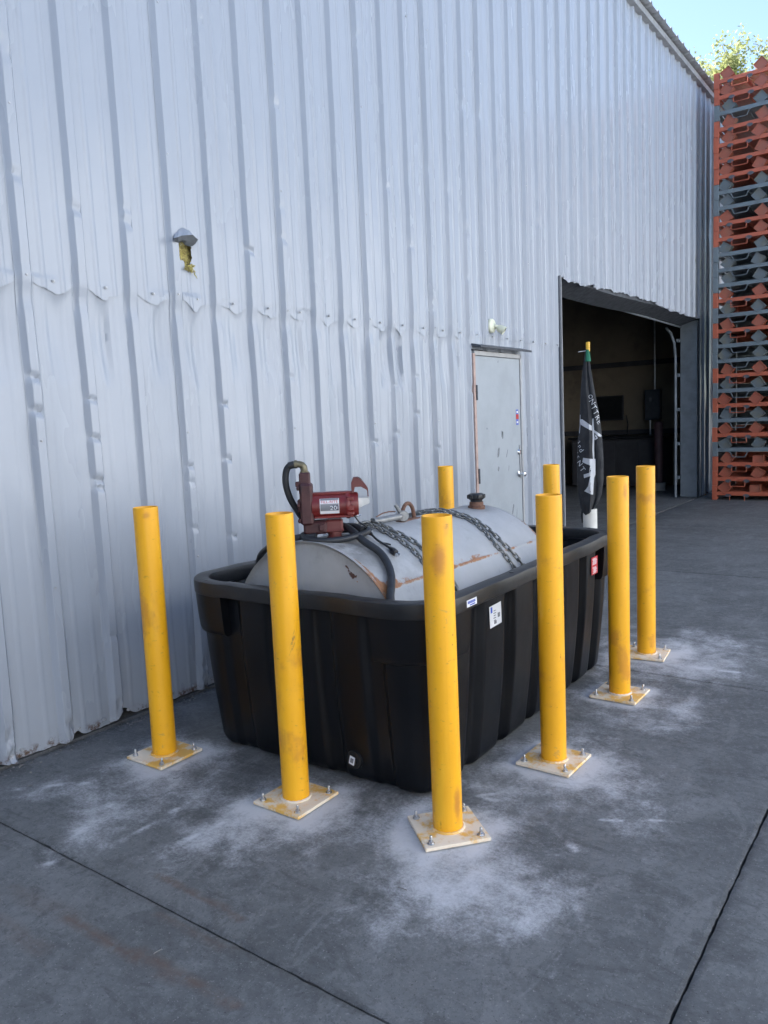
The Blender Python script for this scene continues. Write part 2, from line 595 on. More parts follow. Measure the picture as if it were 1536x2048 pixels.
def dust_at(x, y):
    wx = x + .06 * fbm(x * 5, y * 5, 3)
    wy = y + .06 * fbm(x * 5, y * 5, 9)
    d = np.zeros_like(x)
    for cx, cy, ax, ay, bx, by, i in DUST:
        det = ax * by - ay * bx
        u = ((wx - cx) * by - (wy - cy) * bx) / det
        v = (-(wx - cx) * ay + (wy - cy) * ax) / det
        d = np.maximum(d, 0) + .80 * i * np.exp(-(u * u + v * v) * .9) * (1 - np.clip(d, 0, 1) * .6)
    for (bx, by) in BOLS:
        r = np.maximum(np.abs(wx - bx), np.abs(wy - by)) - .127
        d = d + .45 * np.exp(-(np.clip(r, 0, 9) / .07) ** 2)
    for s in STRK:
        q = seg_d(wx * .3 + x * .7, wy * .3 + y * .7, s)
        d = d + np.clip(.26 + .5 * vnoise(x * 17, y * 17, 19), 0, 1) * np.exp(-(q / (s[4] * 1.3 + .004)) ** 2)
    sw = fbm(x * 9 + y * 4, y * 3 - x * 2, 41)
    return np.clip(d * (1 + .35 * sw), 0, 1.3)


def rust_at(x, y):
    d = np.zeros_like(x)
    for s, wd, k in (((1.42, 1.585, 1.85, 1.578), .013, .7), ((1.36, 1.272, 2.12, 1.292), .015, .85), ((1.05, 1.265, 1.4, 1.272), .03, .3), ((1.15, 1.146, 1.45, 1.13), .02, .35), ((1.6, 1.45, 1.95, 1.46), .01, .5)):
        q = seg_d(x, y + .006 * vnoise(x * 20, y * 20, 5), s)
        d = np.maximum(d, k * sstep(wd * 1.4, wd * .6, q))
    return d


def slab(x0, x1, y0, y1, step, dusty):
    g = .0019
    nx, ny = max(2, int((x1 - x0) / step)), max(2, int((y1 - y0) / step))
    xs = np.linspace(x0 + g, x1 - g, nx + 1)
    ys = np.linspace(y0 + g, y1 - g, ny + 1)
    # a denser row near every edge, so that the arris can chip
    xs = np.sort(np.concatenate([xs, [x0 + g + .012, x1 - g - .012]]))
    ys = np.sort(np.concatenate([ys, [y0 + g + .012, y1 - g - .012]]))
    Xg, Yg = np.meshgrid(xs, ys)
    Z = .0012 * fbm(Xg * 3, Yg * 3, 21)
    jx = .004 * vnoise(Yg * 24, Yg * 0 + x0, 31) + .011 * np.clip(vnoise(Yg * 7, Xg * 0 + 3 + x0, 33) - .45, 0, 1)
    jy = .004 * vnoise(Xg * 24, Xg * 0 + y0, 35) + .011 * np.clip(vnoise(Xg * 7, Xg * 0 + 7 + y0, 37) - .45, 0, 1)
    ex0, ex1 = sstep(.03, 0, Xg - x0 - g), sstep(.03, 0, x1 - g - Xg)
    ey0, ey1 = sstep(.03, 0, Yg - y0 - g), sstep(.03, 0, y1 - g - Yg)
    X2 = Xg + ex0 * np.abs(jx) - ex1 * np.abs(jx)
    Y2 = Yg + ey0 * np.abs(jy) - ey1 * np.abs(jy)
    edge = np.zeros_like(Z)
    edge[0, :] = edge[-1, :] = 1
    edge[:, 0] = edge[:, -1] = 1
    Z = Z - .0035 * edge
    G = np.stack([X2, Y2, Z], -1)
    # skirts
    def ring(G, a):
        top, bot = G[:1].copy(), G[-1:].copy()
        top[..., 2] = bot[..., 2] = -.05
        return np.concatenate([top, G, bot], 0)
    G = ring(G, 0)
    G = ring(G.transpose(1, 0, 2), 0).transpose(1, 0, 2)
    at = None
    if dusty:
        grime = np.exp(-(np.clip(G[..., 0], 0, 9) / .10) ** 2) + .5 * sstep(.03, .0, np.minimum(np.minimum(np.abs(G[..., 0] - x0), np.abs(G[..., 0] - x1)), np.minimum(np.abs(G[..., 1] - y0), np.abs(G[..., 1] - y1))))
        at = {'dust': dust_at(G[..., 0], G[..., 1]), 'rust': rust_at(G[..., 0], G[..., 1]), 'grime': np.clip(grime, 0, 1)}
    return gridmesh('concrete_slab', G, GROUND_D if dusty else (APRON if x0 > 6 else GROUND), smooth=50, attrs=at)


gm = bpy.data.meshes.new('ground')
gm.from_pydata([(-400, -400, -.03), (400, -400, -.03), (400, 600, -.03), (-400, 600, -.03)], [], [(0, 1, 2, 3)])
gm.materials.append(SOIL)
ground = link('ground', gm)
tag(ground, kind='structure')
yard = bpy.data.objects.new('yard_pavement', None)
COL.objects.link(yard)
tag(yard, kind='structure')
for ix in range(3):
    for iy in range(len(YJ) - 1):
        near = iy in (1, 2, 3) and ix == 0
        near2 = (iy == 4 and ix == 0) or (ix == 1 and iy in (1, 2, 3))
        st = .016 if near and iy != 1 else (.03 if near or near2 else .35)
        link('concrete_slab', slab(XJ[ix], XJ[ix + 1], YJ[iy], YJ[iy + 1], st, near or near2), yard)
big = MB()
for (x0, x1, y0, y1) in ((9.28, 120, -60, 120), (-60, 9.27, 23.05, 120), (-60, 9.27, -60, -4.69)):
    big.box(((x0 + x1) / 2, (y0 + y1) / 2, -.03), (x1 - x0, y1 - y0, .05))
big.build('concrete_apron', APRON, yard, smooth=0)

# ================================================================== BUILDING
shed = thing('metal_building', 'long light grey corrugated metal shed wall with dented sheets and a wide open doorway', 'building')
P0, PIT = 2.107, .3048
LAPZ, TOPZ = 2.337, 6.93
OP0, OP1, OPZ = 8.43, 14.325, 3.10
DR0, DR1, DRZ = 6.385, 7.365, 2.195
HOLE = (3.062, 3.158, 2.505, 2.690)


def rib_profile(d, minor=1.0):
    a = np.abs(d)
    h = .034 * np.clip((.044 - a) / .023, 0, 1)
    h = h + .0055 * minor * sstep(.018, .005, np.abs(a - .1016))
    return h


nick = {}
for k in range(-4, 50):
    r_ = random.Random(k * 13 + 5)
    lst = []
    for _ in range(r_.randint(0, 3)):
        lst.append((r_.uniform(.25, 2.2), r_.uniform(.008, .018), r_.uniform(.2, .5)))
    for _ in range(r_.randint(0, 3)):
        lst.append((r_.uniform(2.4, 5.0), r_.uniform(.01, .022), r_.uniform(.2, .5)))
    if k == 4: lst += [(1.72, .010, .6), (1.38, .012, .5), (.9, .009, .4)]
    if k == 1: lst += [(1.55, .010, .6), (1.33, .014, .7), (1.29, .010, .6), (1.75, .009, .5)]
    if k == 0: lst += [(1.86, .016, .6), (3.35, .012, .4), (3.8, .012, .5)]
    nick[k] = lst


def wall_x(y, z, upper):
    k = np.round((y - P0) / PIT).astype(int)
    d = y - P0 - k * PIT
    h = rib_profile(d, 1.0 if upper else .45)
    onrib = sstep(.05, .03, np.abs(d))
    sc = np.ones_like(y)
    for kk in np.unique(k):
        mk = k == kk
        for (z0, wd, dep) in nick.get(int(kk), []):
            sc[mk] -= dep * np.exp(-((z[mk] - z0 + d[mk] * .25) / wd) ** 2)
    sc = np.clip(sc, .1, 1.1)
    # the rib folds wander a little
    flat = 1 - onrib
    x = h * sc
    amp = np.where(z < LAPZ + .02, .012, .003)
    x = x + amp * flat * fbm(y * 2.9, z * 1.7, 51, 2) + .0016 * fbm(y * 9, z * 4.5, 61, 2)
    x = x - .004 * onrib * np.abs(fbm(y * 1.3, z * 2.3, 71, 3))
    if not upper:
        # bowed flats below the lap
        t = np.clip((lap_edge(y) + .004 - z) / .46, 0, 1)
        bow = np.sin(PI * t ** .72) * (.55 + .6 * vnoise(k * 3.3, k * 0 + 2, 5))
        cosd = np.cos(np.clip(np.abs(d) / .1524, 0, 1) * PI) * .5 + .5
        x = x - .044 * bow * (1 - .75 * cosd) * (y < 6.2)
        x = x - .010 * onrib * np.exp(-((z - LAPZ + .09) / .06) ** 2)
        x = x - h * .75 * sstep(.11, .02, z) * (.6 + .6 * vnoise(k * 5.1, k * 0 + 1, 66))
        # crumpled feet
        for kk, y0, a, hh in ((0, P0, 1.0, .16), (1, P0 + PIT, .9, .17), (3, P0 + 3 * PIT, .8, .3), (-1, P0 - PIT, .9, .3), (2, P0 + 2 * PIT, .4, .12)):
            mm = a * np.exp(-((y - y0 - .012) / .038) ** 2) * sstep(hh, hh * .35, z)
            x = x + mm * (.036 * fbm(y * 30, z * 26, 91 + kk, 3) - .010)
        # pushed-in foot of the flats
        x = x - .012 * flat * sstep(.34, .1, z) * (.5 + .5 * vnoise(y * 4.2, z * 0 + 3, 77)) * (y < 5)
    else:
        # flared, scalloped lower edge
        t = np.clip((z - LAPZ) / .16, 0, 1)
        e = (1 - t) ** 2
        cosd = np.cos(np.clip(np.abs(d) / .1524, 0, 1) * PI) * .5 + .5
        v = .6 + .5 * vnoise(k * 2.7, k * 0 + 9, 15)
        x = x + .0025 + e * (.0014 * (1 - cosd) * v - .012 * onrib) * (y < 6.3) 
    return x


def lap_edge(y):
    k = np.round((y - P0) / PIT)
    d = np.abs(y - P0 - k * PIT)
    t = np.clip((d - .035) / .1174, 0, 1)
    am = .052 + .016 * vnoise(k * 1.7, k * 0 + 4, 8) + .02 * vnoise(y * 14, y * 0, 6)
    e = LAPZ - .012 - am * np.sin(t * PI / 2) ** 1.3
    return np.where(y < 6.3, e, LAPZ - .02 + .004 * vnoise(y * 9, y * 0, 3))


RIBCOLS = [-.047, -.044, -.041, -.036, -.030, -.024, -.021, -.018, -.008, 0, .008, .018, .021, .024, .030, .036, .041, .044, .047]
FLATCOLS = [.056, .068, .080, .0846, .089, .0946, .1016, .1086, .114, .1186, .124, .134, .1455]


def ycols(a, b, fine):
    ks = range(int((a - P0) / PIT) - 2, int((b - P0) / PIT) + 3)
    c = []
    for k in ks:
        y0 = P0 + k * PIT
        if fine:
            c += [y0 + q for q in RIBCOLS] + [y0 + q for q in FLATCOLS] + [y0 - q for q in FLATCOLS]
        else:
            c += [y0 + q for q in (-.043, -.020, .020, .043, .0846, .1016, .1186, -.0846, -.1016, -.1186)]
    c = [q for q in c if a + .002 < q < b - .002]
    return np.array(sorted([a, b] + c))


def wall_sheet(ya, yb, z0, z1, dz, upper, fine, edge=None, seam=True):
    ys = ycols(ya, yb, fine)
    nz = max(2, int((z1 - z0) / dz))
    t = np.linspace(0, 1, nz + 1)
    if upper:
        t = t ** 1.35
    hole = ya < HOLE[0] and yb > HOLE[1] and upper
    if hole:
        ys = np.sort(np.unique(np.concatenate([ys, np.linspace(HOLE[0] - .02, HOLE[1] + .02, 28)])))
    ze = edge(ys) if edge is not None else np.full_like(ys, z0)
    Y, T = np.meshgrid(ys, t)
    Z = ze[None, :] + (z1 - ze[None, :]) * T
    if hole:
        dens = np.linspace(HOLE[2] - .03, HOLE[3] + .03, 50)
        # re-space rows so that many pass through the hole
        tt = np.sort(np.unique(np.concatenate([t, (dens - z0) / (z1 - z0)])))
        Y, T = np.meshgrid(ys, tt)
        Z = ze[None, :] + (z1 - ze[None, :]) * T
    X = wall_x(Y, Z, upper)
    if seam:
        X = X + .0022 * sstep(.5, 0, (Y - ya))
    mask = None
    yc = (Y[:-1, :-1] + Y[1:, 1:]) / 2
    zc = (Z[:-1, :-1] + Z[1:, 1:]) / 2
    if not upper and ya < DR1 and yb > DR0:
        mask = ~((yc > DR0 - .01) & (yc < DR1 + .01) & (zc < DRZ + .005))
    if hole:
        u = (zc - HOLE[2]) / (HOLE[3] - HOLE[2])
        L = HOLE[0] + .012 * np.sin(u * 5 + .6) - .004 + .018 * sstep(.35, .0, u) + .003 * vnoise(zc * 120, zc * 0, 4)
        Rr = HOLE[1] - .03 * (1 - u) ** 2 + .012 * np.sin(u * 4) + .004 * vnoise(zc * 130, zc * 0, 14) - .035 * sstep(.22, .05, u) * 0
        bot = HOLE[2] + .045 * sstep(HOLE[0] + .045, HOLE[0] + .035, yc)
        mask = ~((yc > L) & (yc < Rr) & (zc > bot) & (zc < HOLE[3]))
    return gridmesh('wall_sheet', np.stack([X, Y, Z], -1), WALL, mask=mask, smooth=60)


def foot_edge(y):
    e = .008 + .004 * vnoise(y * 7, y * 0, 2) + .003 * vnoise(y * 50, y * 0, 12)
    e = e + .055 * np.exp(-((y - P0 - PIT - .045) / .045) ** 2) + .03 * np.exp(-((y - P0 - .06) / .02) ** 2)
    return np.clip(e, .003, 1)


def head_edge(y):
    s = .05 * np.sin(np.clip((y - 9.2) / 3.6, 0, 1) * PI) + .018 * vnoise(y * 4.7, y * 0, 6) + .010 * vnoise(y * 17, y * 0, 16)
    return OPZ - .015 + s


for j in range(-2, 17):
    ya, yb = P0 + .9144 * j - .0465, P0 + .9144 * (j + 1) - .0405
    fine = j >= -1 and j <= 8
    if yb > OP0 and ya < OP0:
        link('wall_sheet', wall_sheet(ya, OP0, .01, LAPZ + .06, .02, False, True, foot_edge), shed)
        link('wall_sheet', wall_sheet(ya, OP0, LAPZ, TOPZ, .05, True, True, lap_edge), shed)
        link('wall_sheet', wall_sheet(OP0, yb, OPZ, TOPZ, .06, True, True, head_edge, False), shed)
    elif ya >= OP0 and yb <= OP1:
        link('wall_sheet', wall_sheet(ya, yb, OPZ, TOPZ, .05, True, True, head_edge), shed)
    elif ya < OP1 and yb > OP1:
        link('wall_sheet', wall_sheet(ya, OP1, OPZ, TOPZ, .06, True, True, head_edge), shed)
        link('wall_sheet', wall_sheet(OP1, yb, .01, TOPZ, .08, True, True, foot_edge, False), shed)
    elif j > 13:
        link('wall_sheet', wall_sheet(ya, yb, .01, TOPZ, .2, True, False, foot_edge), shed)
    else:
        link('wall_sheet', wall_sheet(ya, yb, .01, LAPZ + .06, .015 if j < 5 else .02, False, True, foot_edge), shed)
        link('wall_sheet', wall_sheet(ya, yb, LAPZ, TOPZ, .03 if j < 4 else .05, True, True, lap_edge), shed)
# the blank rest of the wall beside and behind the viewer
link('wall_sheet', wall_sheet(-9.0, P0 + .9144 * -2 - .0465, .01, TOPZ, .5, True, False, foot_edge), shed)

# fasteners
fs = MB()


def screw(y, z, x):
    M = Matrix.Translation((x, y, z)) @ Matrix.Rotation(PI / 2, 4, 'Y') @ Matrix.Rotation(rng.uniform(0, 1), 4, 'Z')
    fs.lathe([(.0085, -.006), (.0085, .0012), (.0058, .0018), (.0056, .0062), (.0045, .0072), (.0, .0074)], 8, M)


for k in range(-3, 46):
    y0 = P0 + k * PIT
    inop = OP0 < y0 < OP1
    indr = DR0 - .02 < y0 + .05 < DR1 + .1
    if not inop and not indr:
        screw(y0 + .072 + rng.uniform(-.01, .01), .047, .004)
        screw(y0 - .085, .045, .004)
    if not inop:
        screw(y0 + .145 + rng.uniform(-.012, .012), LAPZ + .001, .014)
    for z in (4.775,):
        screw(y0 + .07 + rng.uniform(-.008, .008), z, .006)
    if k % 3 == 0:
        for z in (.805, 1.57, LAPZ + .008, 3.12, 3.9, 4.6, 5.4, 6.1):
            if inop and z < 3.11: continue
            if z < 2.3 and DR0 - .05 < y0 < DR1 + .05: continue
            screw(y0 + rng.uniform(-.006, .006) - .004, z + rng.uniform(-.02, .02), .034)
o = fs.build('fastener', SCREW, shed)
tag(o, kind='stuff')

# eave: trim, ribbed roof edge
mb = MB()
for j in range(-9, 27):
    mb.box((.045, P0 + .9144 * j - .2, 6.905), (.085, .9124, .085), .004)
mb.build('eave_trim', EAVE, shed)
prof = []
k = -28
while k < 52:
    y0 = P0 + k * PIT
    prof += [(y0 - .045, 0), (y0 - .02, .034), (y0 + .02, .034), (y0 + .045, 0)]
    k += 1
vs, f_ = [], []
for (x, zb) in ((.175, 6.965), (-12, 7.95)):
    for (y, h) in prof: vs.append((x, y, zb + h))
for (x, zb) in ((.175, 6.959), (-12, 7.944)):
    for (y, h) in prof: vs.append((x, y, zb + h))
N = len(prof)
for i in range(N - 1):
    f_.append((i, i + 1, N + i + 1, N + i))
    f_.append((2 * N + i, 3 * N + i, 3 * N + i + 1, 2 * N + i + 1))
    f_.append((i, 2 * N + i, 2 * N + i + 1, i + 1))
MB().add(vs, f_).build('roof', ROOFM, shed, smooth=0)

# inside of the shed
Y0, Y1 = -8.9, 17.6
MB().box((-6.1, Y0, 3.4), (12, .2, 6.8)).build('side_wall', ROOFM, shed, 0)
MB().box((-6.1, Y1, 3.4), (12, .2, 6.8)).build('side_wall', ROOFM, shed, 0)
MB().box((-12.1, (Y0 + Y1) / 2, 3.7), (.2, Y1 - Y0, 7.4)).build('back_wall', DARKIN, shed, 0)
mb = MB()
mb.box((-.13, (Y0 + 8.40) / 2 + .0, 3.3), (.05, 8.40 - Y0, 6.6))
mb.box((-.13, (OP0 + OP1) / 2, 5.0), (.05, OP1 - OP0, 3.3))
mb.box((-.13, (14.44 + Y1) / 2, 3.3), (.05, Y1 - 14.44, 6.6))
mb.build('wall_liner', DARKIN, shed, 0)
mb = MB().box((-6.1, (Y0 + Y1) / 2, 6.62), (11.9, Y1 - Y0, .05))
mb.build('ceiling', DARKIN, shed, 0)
MB().box((-6.02, (Y0 + Y1) / 2, -.015), (12.04, Y1 - Y0, .026)).build('shed_floor', GROUND, shed, 0)
# tan partition with a dark wainscot and girts
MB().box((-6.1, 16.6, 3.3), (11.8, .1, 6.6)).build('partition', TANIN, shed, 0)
mb = MB()
for z in (1.12, 2.55, 4.1):
    mb.box((-6.1, 16.51, z), (11.8, .08, .1), .005)
mb.build('girt', DARKIN, shed)
mb = MB()
for x in (-4.9, -8.2):
    mb.box((x, 15.6, 3.3), (.22, .25, 6.6), .01)
mb.build('inner_column', DARKIN, shed)

# doorway: jambs, header, track
mb = MB().box((-.165, 14.37, 1.535), (.285, .10, 3.07), .004)
jr = mb.build('jamb', JAMB, shed)
MB().box((-.06, 8.415, 1.55), (.17, .022, 3.1), .003).build('jamb', TRIM, shed)
MB().box((.012, 14.335, 1.6), (.02, .016, 3.2), .002).build('jamb_trim', TRIM, shed)
MB().box((.012, 8.434, 1.56), (.045, .012, 3.1), .002).build('jamb_trim', FRAMEP, shed)
vs, f_ = [], []
yy = np.linspace(OP0, OP1, 30)
for (x, dzz) in ((-.02, .02), (-.02, .22), (-.30, -.08), (-.30, .2)):
    for i, y in enumerate(yy):
        vs.append((x, y, 3.08 + dzz + .02 * math.sin(y * 1.1)))
n = len(yy)
for i in range(n - 1):
    for a, b in ((0, 1), (1, 3), (3, 2), (2, 0)):
        f_.append((a * n + i, a * n + i + 1, b * n + i + 1, b * n + i))
MB().add(vs, f_).build('header', TRIM, shed)
MB().tube([(-.31, OP0, 3.05), (-.31, OP1, 2.985)], .016, 6).build('header_bar', JAMB, shed)
MB().tube([(-.36, 14.22, 0), (-.36, 14.22, 2.45), (-.38, 14.22, 2.7), (-.44, 14.22, 2.88), (-.52, 14.22, 2.98)], .024, 8).build('door_track', JAMB, shed)
tbm = MB().box((0, 0, 0), (.06, .05, .06), .006).mesh('track_bracket', JAMB)
for i in range(5):
    link('track_bracket', tbm, shed).location = (-.33, 14.27, .35 + i * .6)
MB().lathe([(.0, -2.9), (.16, -2.9), (.16, 2.9), (0, 2.9)], 20, Matrix.Translation((-.55, (OP0 + OP1) / 2, 3.42)) @ Matrix.Rotation(PI / 2, 4, 'X')).build('shutter_roll', DARKIN, shed)

# insulation in the hole, torn flap
g = np.linspace(0, 1, 22)
U, V = np.meshgrid(g, np.linspace(0, 1, 30))
Yi = 3.03 + U * .26
Zi = 2.475 + V * .235
Xi = -.030 + .018 * fbm(Yi * 40, Zi * 30, 5, 4) - .02 * (2 * U - 1) ** 2
Xi = Xi + .045 * np.exp(-((V - .10) / .11) ** 2 - ((U - .34) / .14) ** 2)
me = gridmesh('insulation', np.stack([Xi, Yi, Zi], -1), WOOL)
ins = link('insulation', me, shed)
tuft = MB()
for i in range(46):
    y = 3.125 + rng.gauss(0, .016)
    z = 2.515 + rng.gauss(0, .012)
    x = .008 + rng.uniform(0, .02)
    pts = [(x, y, z)]
    for q in range(3):
        pts.append((pts[-1][0] + rng.uniform(-.004, .010), pts[-1][1] + rng.uniform(-.010, .010), pts[-1][2] - rng.uniform(-.004, .012)))
    tuft.tube(pts, [.004, .0035, .0025, .001], 5)
tuft.build('insulation_tuft', WOOL, shed)
# flap: the cut sheet bent outwards along its upper edge and crumpled
fl = [[(.006, 3.042, 2.700), (.010, 3.070, 2.718), (.012, 3.098, 2.734), (.012, 3.125, 2.730), (.010, 3.160, 2.714), (.006, 3.196, 2.700)],
      [(.045, 3.010, 2.672), (.050, 3.040, 2.698), (.040, 3.085, 2.702), (.052, 3.118, 2.712), (.050, 3.140, 2.696), (.046, 3.170, 2.682)],
      [(.080, 2.974, 2.644), (.090, 2.998, 2.652), (.086, 3.022, 2.664), (.090, 3.066, 2.674), (.094, 3.104, 2.680), (.086, 3.147, 2.662)],
      [(.060, 2.996, 2.640), (.064, 3.020, 2.640), (.062, 3.046, 2.648), (.064, 3.078, 2.650), (.062, 3.110, 2.646), (.060, 3.148, 2.644)],
      [(.030, 3.026, 2.640), (.034, 3.044, 2.636), (.036, 3.068, 2.646), (.034, 3.088, 2.634), (.036, 3.112, 2.628), (.040, 3.142, 2.632)]]
A = np.array(fl)
nr_, nc_ = A.shape[:2]
off = np.zeros_like(A)
off[:3] = (-.0015, 0, -.0012)
off[3:] = (-.0008, 0, .0015)
vs = A.reshape(-1, 3).tolist() + (A + off).reshape(-1, 3).tolist()
f_, K = [], nr_ * nc_
for i in range(nr_ - 1):
    for j in range(nc_ - 1):
        a = i * nc_ + j
        f_.append((a, a + 1, a + nc_ + 1, a + nc_))
        f_.append((K + a, K + a + nc_, K + a + nc_ + 1, K + a + 1))
for j in range(nc_ - 1):
    a = (nr_ - 1) * nc_ + j
    f_.append((a, a + 1, K + a + 1, K + a))
for i in range(nr_ - 1):
    for a in (i * nc_, i * nc_ + nc_ - 1):
        f_.append((a, a + nc_, K + a + nc_, K + a))
fo = MB().add(vs, f_).build('torn_flap', WALL, shed, smooth=15)
fo.data.materials.append(simple('flap_shade_grey', (.15, .165, .18), .5))  # darker grey that puts shade into the folded-under strip
for p_ in fo.data.polygons:
    if min(v % K for v in p_.vertices) >= 2 * nc_:
        p_.material_index = 1

# ---- pale building added out of view, a sunlit reflector for the shed wall
ow = thing('bounce_building', 'pale building added out of view across the yard to bounce light onto the shed', 'building', (13.0, 4.0, 0))
vs, f_ = [], []
yy = np.arange(-20, 20.01, .3048)
for y in yy:
    for (dy, dx) in ((0, 0), (.04, -.03), (.08, -.03), (.12, 0)):
        vs += [(dx, y + dy, 0), (dx, y + dy, 8.0)]
for i in range(len(vs) // 2 - 1):
    f_.append((2 * i, 2 * i + 2, 2 * i + 3, 2 * i + 1))
MB().add(vs, f_).build('wall', PALEW, ow, 0)
MB().box((6, 0, 8.15), (12.4, 40.6, .3), .02).build('roof', ROOFM, ow, 0)
MB().box((-.02, -6, 2.2), (.1, 4.2, 4.4), .02).build('roller_door', JAMB, ow, 0)

SHADEW = simple('shade_block_brown', (.21, .19, .17), .8, scale=2)  # for an added unseen building that keeps the rib sides dark
nb = thing('added_shade_block', 'dark brown block added out of view behind the viewer to shade the wall ribs', 'building', (6.0, -12.5, 0))
MB().box((0, -3, 2.5), (15, 6, 5.0), .02).build('wall', SHADEW, nb, 0)
MB().box((0, -3, 5.1), (15.6, 6.6, .2), .02).build('roof', TRIM, nb, 0)

# ---- personnel door
door = MB().box((.012, (6.42 + 7.335) / 2, 1.075), (.044, 7.335 - 6.42, 2.13), .002).build('door', DOORP, shed)
mb = MB()
mb.box((.016, 7.352, 1.09), (.058, .030, 2.18), .002)
mb.box((.016, 6.88, 2.165), (.058, .95, .042), .002)
mb.build('door_frame', FRAMEP, shed)
MB().box((.016, 6.398, 1.08), (.058, .038, 2.16), .002).build('door_frame', PRIMER, shed)
MB().box((.06, 6.92, 2.232), (.13, 1.06, .020), .002, Matrix.Rotation(R(14), 4, 'Y')).build('drip_cap', TRIM, shed)
for z in (1.80, 1.02):
    h = MB()
    h.box((.042, 6.425, z), (.006, .045, .14), .001)
    h.lathe([(.0, -.07), (.009, -.07), (.009, -.02), (.0075, -.02), (.0075, -.016), (.009, -.016), (.009, .016), (.0075, .016), (.0075, .02), (.009, .02), (.009, .07), (0, .07)], 10, Matrix.Translation((.050, 6.420, z)))
    h.build('hinge', TRIM, door)
RY = Matrix.Rotation(PI / 2, 4, 'Y')
MB().lathe([(.0, 0), (.033, 0), (.033, .006), (.014, .012), (.013, .04), (.022, .046), (.028, .058), (.026, .072), (.014, .079), (0, .08)], 20, Matrix.Translation((.034, 7.270, .975)) @ RY).build('handle', CHROME, door)
MB().lathe([(.0, 0), (.032, 0), (.030, .012), (.022, .02), (.020, .026), (0, .027)], 20, Matrix.Translation((.034, 7.262, 1.20)) @ RY).build('deadbolt', CHROME, door)
MB().box((.040, 7.30, 1.10), (.010, .022, .34), .002, Matrix.Rotation(R(2), 4, 'X')).build('latch_guard', FRAMEP, door)
s1 = MB().box((.0348, 7.262, 1.555), (.0012, .05, .155), 0).build('door_sticker', INKB, door, 0)
MB().box((.0358, 7.262, 1.56), (.0012, .056, .05), 0).build('sticker_band', INKR, s1, 0)
mb = MB()
for z in (1.607, 1.505):
    mb.box((.0358, 7.262, z), (.0012, .03, .02), 0)
mb.build('sticker_print', LABW, s1, 0)
mb = MB()
for (y, z, a, b, rr) in ((6.93, 1.39, .042, .085, .0), (6.935, 1.40, .02, .05, .3), (6.84, 1.22, .04, .11, -.25), (6.83, 1.06, .03, .05, -.5), (7.02, 1.2, .012, .09, -.4), (6.62, 1.46, .02, .018, 0), (7.05, 1.05, .01, .06, -.2), (6.88, 2.10, .012, .03, -.6), (7.12, .62, .03, .12, -.3), (7.05, .5, .05, .05, .4), (7.2, .55, .012, .16, -.15)):
    pts = []
    for q in range(9):
        t = 2 * PI * q / 9
        c, s_ = math.cos(t), math.sin(t)
        e = 1 / max(abs(c), abs(s_)) ** .7 * rng.uniform(.7, 1.05)
        pts.append((c * e * a * .5, s_ * e * b * .5))
    Mx = Matrix.Translation((.0342, y, z)) @ Matrix(((0, 0, 1, 0), (1, 0, 0, 0), (0, 1, 0, 0), (0, 0, 0, 1))) @ Matrix.Rotation(rr, 4, 'Z')
    mb.prism(pts, .0006, Mx)
mb.build('scuff_mark', SCUFF, door, 0)

# ================================================================== THINGS ON AND NEAR THE WALL
lt = thing('wall_light', 'cream oval wall lamp with one small spotlight head above the steel door', 'lamp', (.02, 6.775, 2.435))
lt.scale = (.8, .8, .8)
M = Matrix.Rotation(PI / 2, 4, 'Y')
bm_ = MB().lathe([(.0, 0), (.1, 0), (.1, .02), (.09, .032), (.05, .04), (0, .042)], 28, Matrix.Diagonal((1, .85, .85, 1)) @ M)
bm_.build('backplate', CREAM, lt)
MB().tube([(.03, .02, -.0), (.075, .045, -.015), (.09, .055, -.03)], .022, 12).build('arm', CREAM, lt)
Mh = Matrix.Translation((.095, .06, -.035)) @ Vector((.75, .25, -.55)).to_track_quat('Z', 'Y').to_matrix().to_4x4()
MB().lathe([(0, -.04), (.03, -.035), (.045, -.01), (.05, .035), (.052, .06), (.045, .062), (.042, .05)], 20, Mh).build('lamp_head', CREAM, lt)
MB().lathe([(0, .044), (.043, .05), (0, .0505)], 20, Mh).build('lens', INKG, lt)

eb = thing('electrical_box', 'dark grey electrical box with conduit on the tan wall inside the doorway', 'box', (-1.42, 16.45, 1.36))
MB().box((0, -.06, .31), (.31, .16, .62), .01).build('box_body', TRIM, eb)
MB().box((0, -.146, .31), (.27, .012, .56), .006).build('cover', TRIM, eb)
MB().box((-.03, -.155, .42), (.05, .012, .08), .004).build('switch', INKG, eb)
MB().tube([(.03, -.05, .62), (.03, -.05, 2.8)], .018, 8).build('conduit', GALV, eb)
MB().tube([(-.07, -.05, 0), (-.07, -.05, -.3)], .018, 8).build('conduit', GALV, eb)

tv = thing('wall_screen', 'dark flat screen hanging on the tan wall inside the doorway beside the flag', 'screen', (-2.36, 16.46, 1.38))
MB().box((0, -.05, .26), (.62, .06, .52), .008).build('screen_frame', DARKIN, tv)
MB().box((0, -.084, .26), (.57, .006, .47), .002).build('panel', BLACKP, tv)
MB().tube([(.36, -.04, .1), (.40, -.05, -.1), (.36, -.04, -.36)], .012, 6).build('cable', BLACKP, tv)

wb = thing('workbench', 'long dark cabinet bench against the inner wall, seen through the doorway', 'bench', (-2.0, 16.1, 0))
MB().box((0, 0, .52), (1.9, .7, .96), .01).build('cabinet', DARKIN, wb)
MB().box((0, -.02, 1.03), (2.0, .78, .05), .008).build('bench_top', BLACKP, wb)
for i in range(4):
    MB().box((-.7 + i * .47, -.356, .52), (.44, .015, .84), .005).build('cabinet_door', DARKIN, wb)

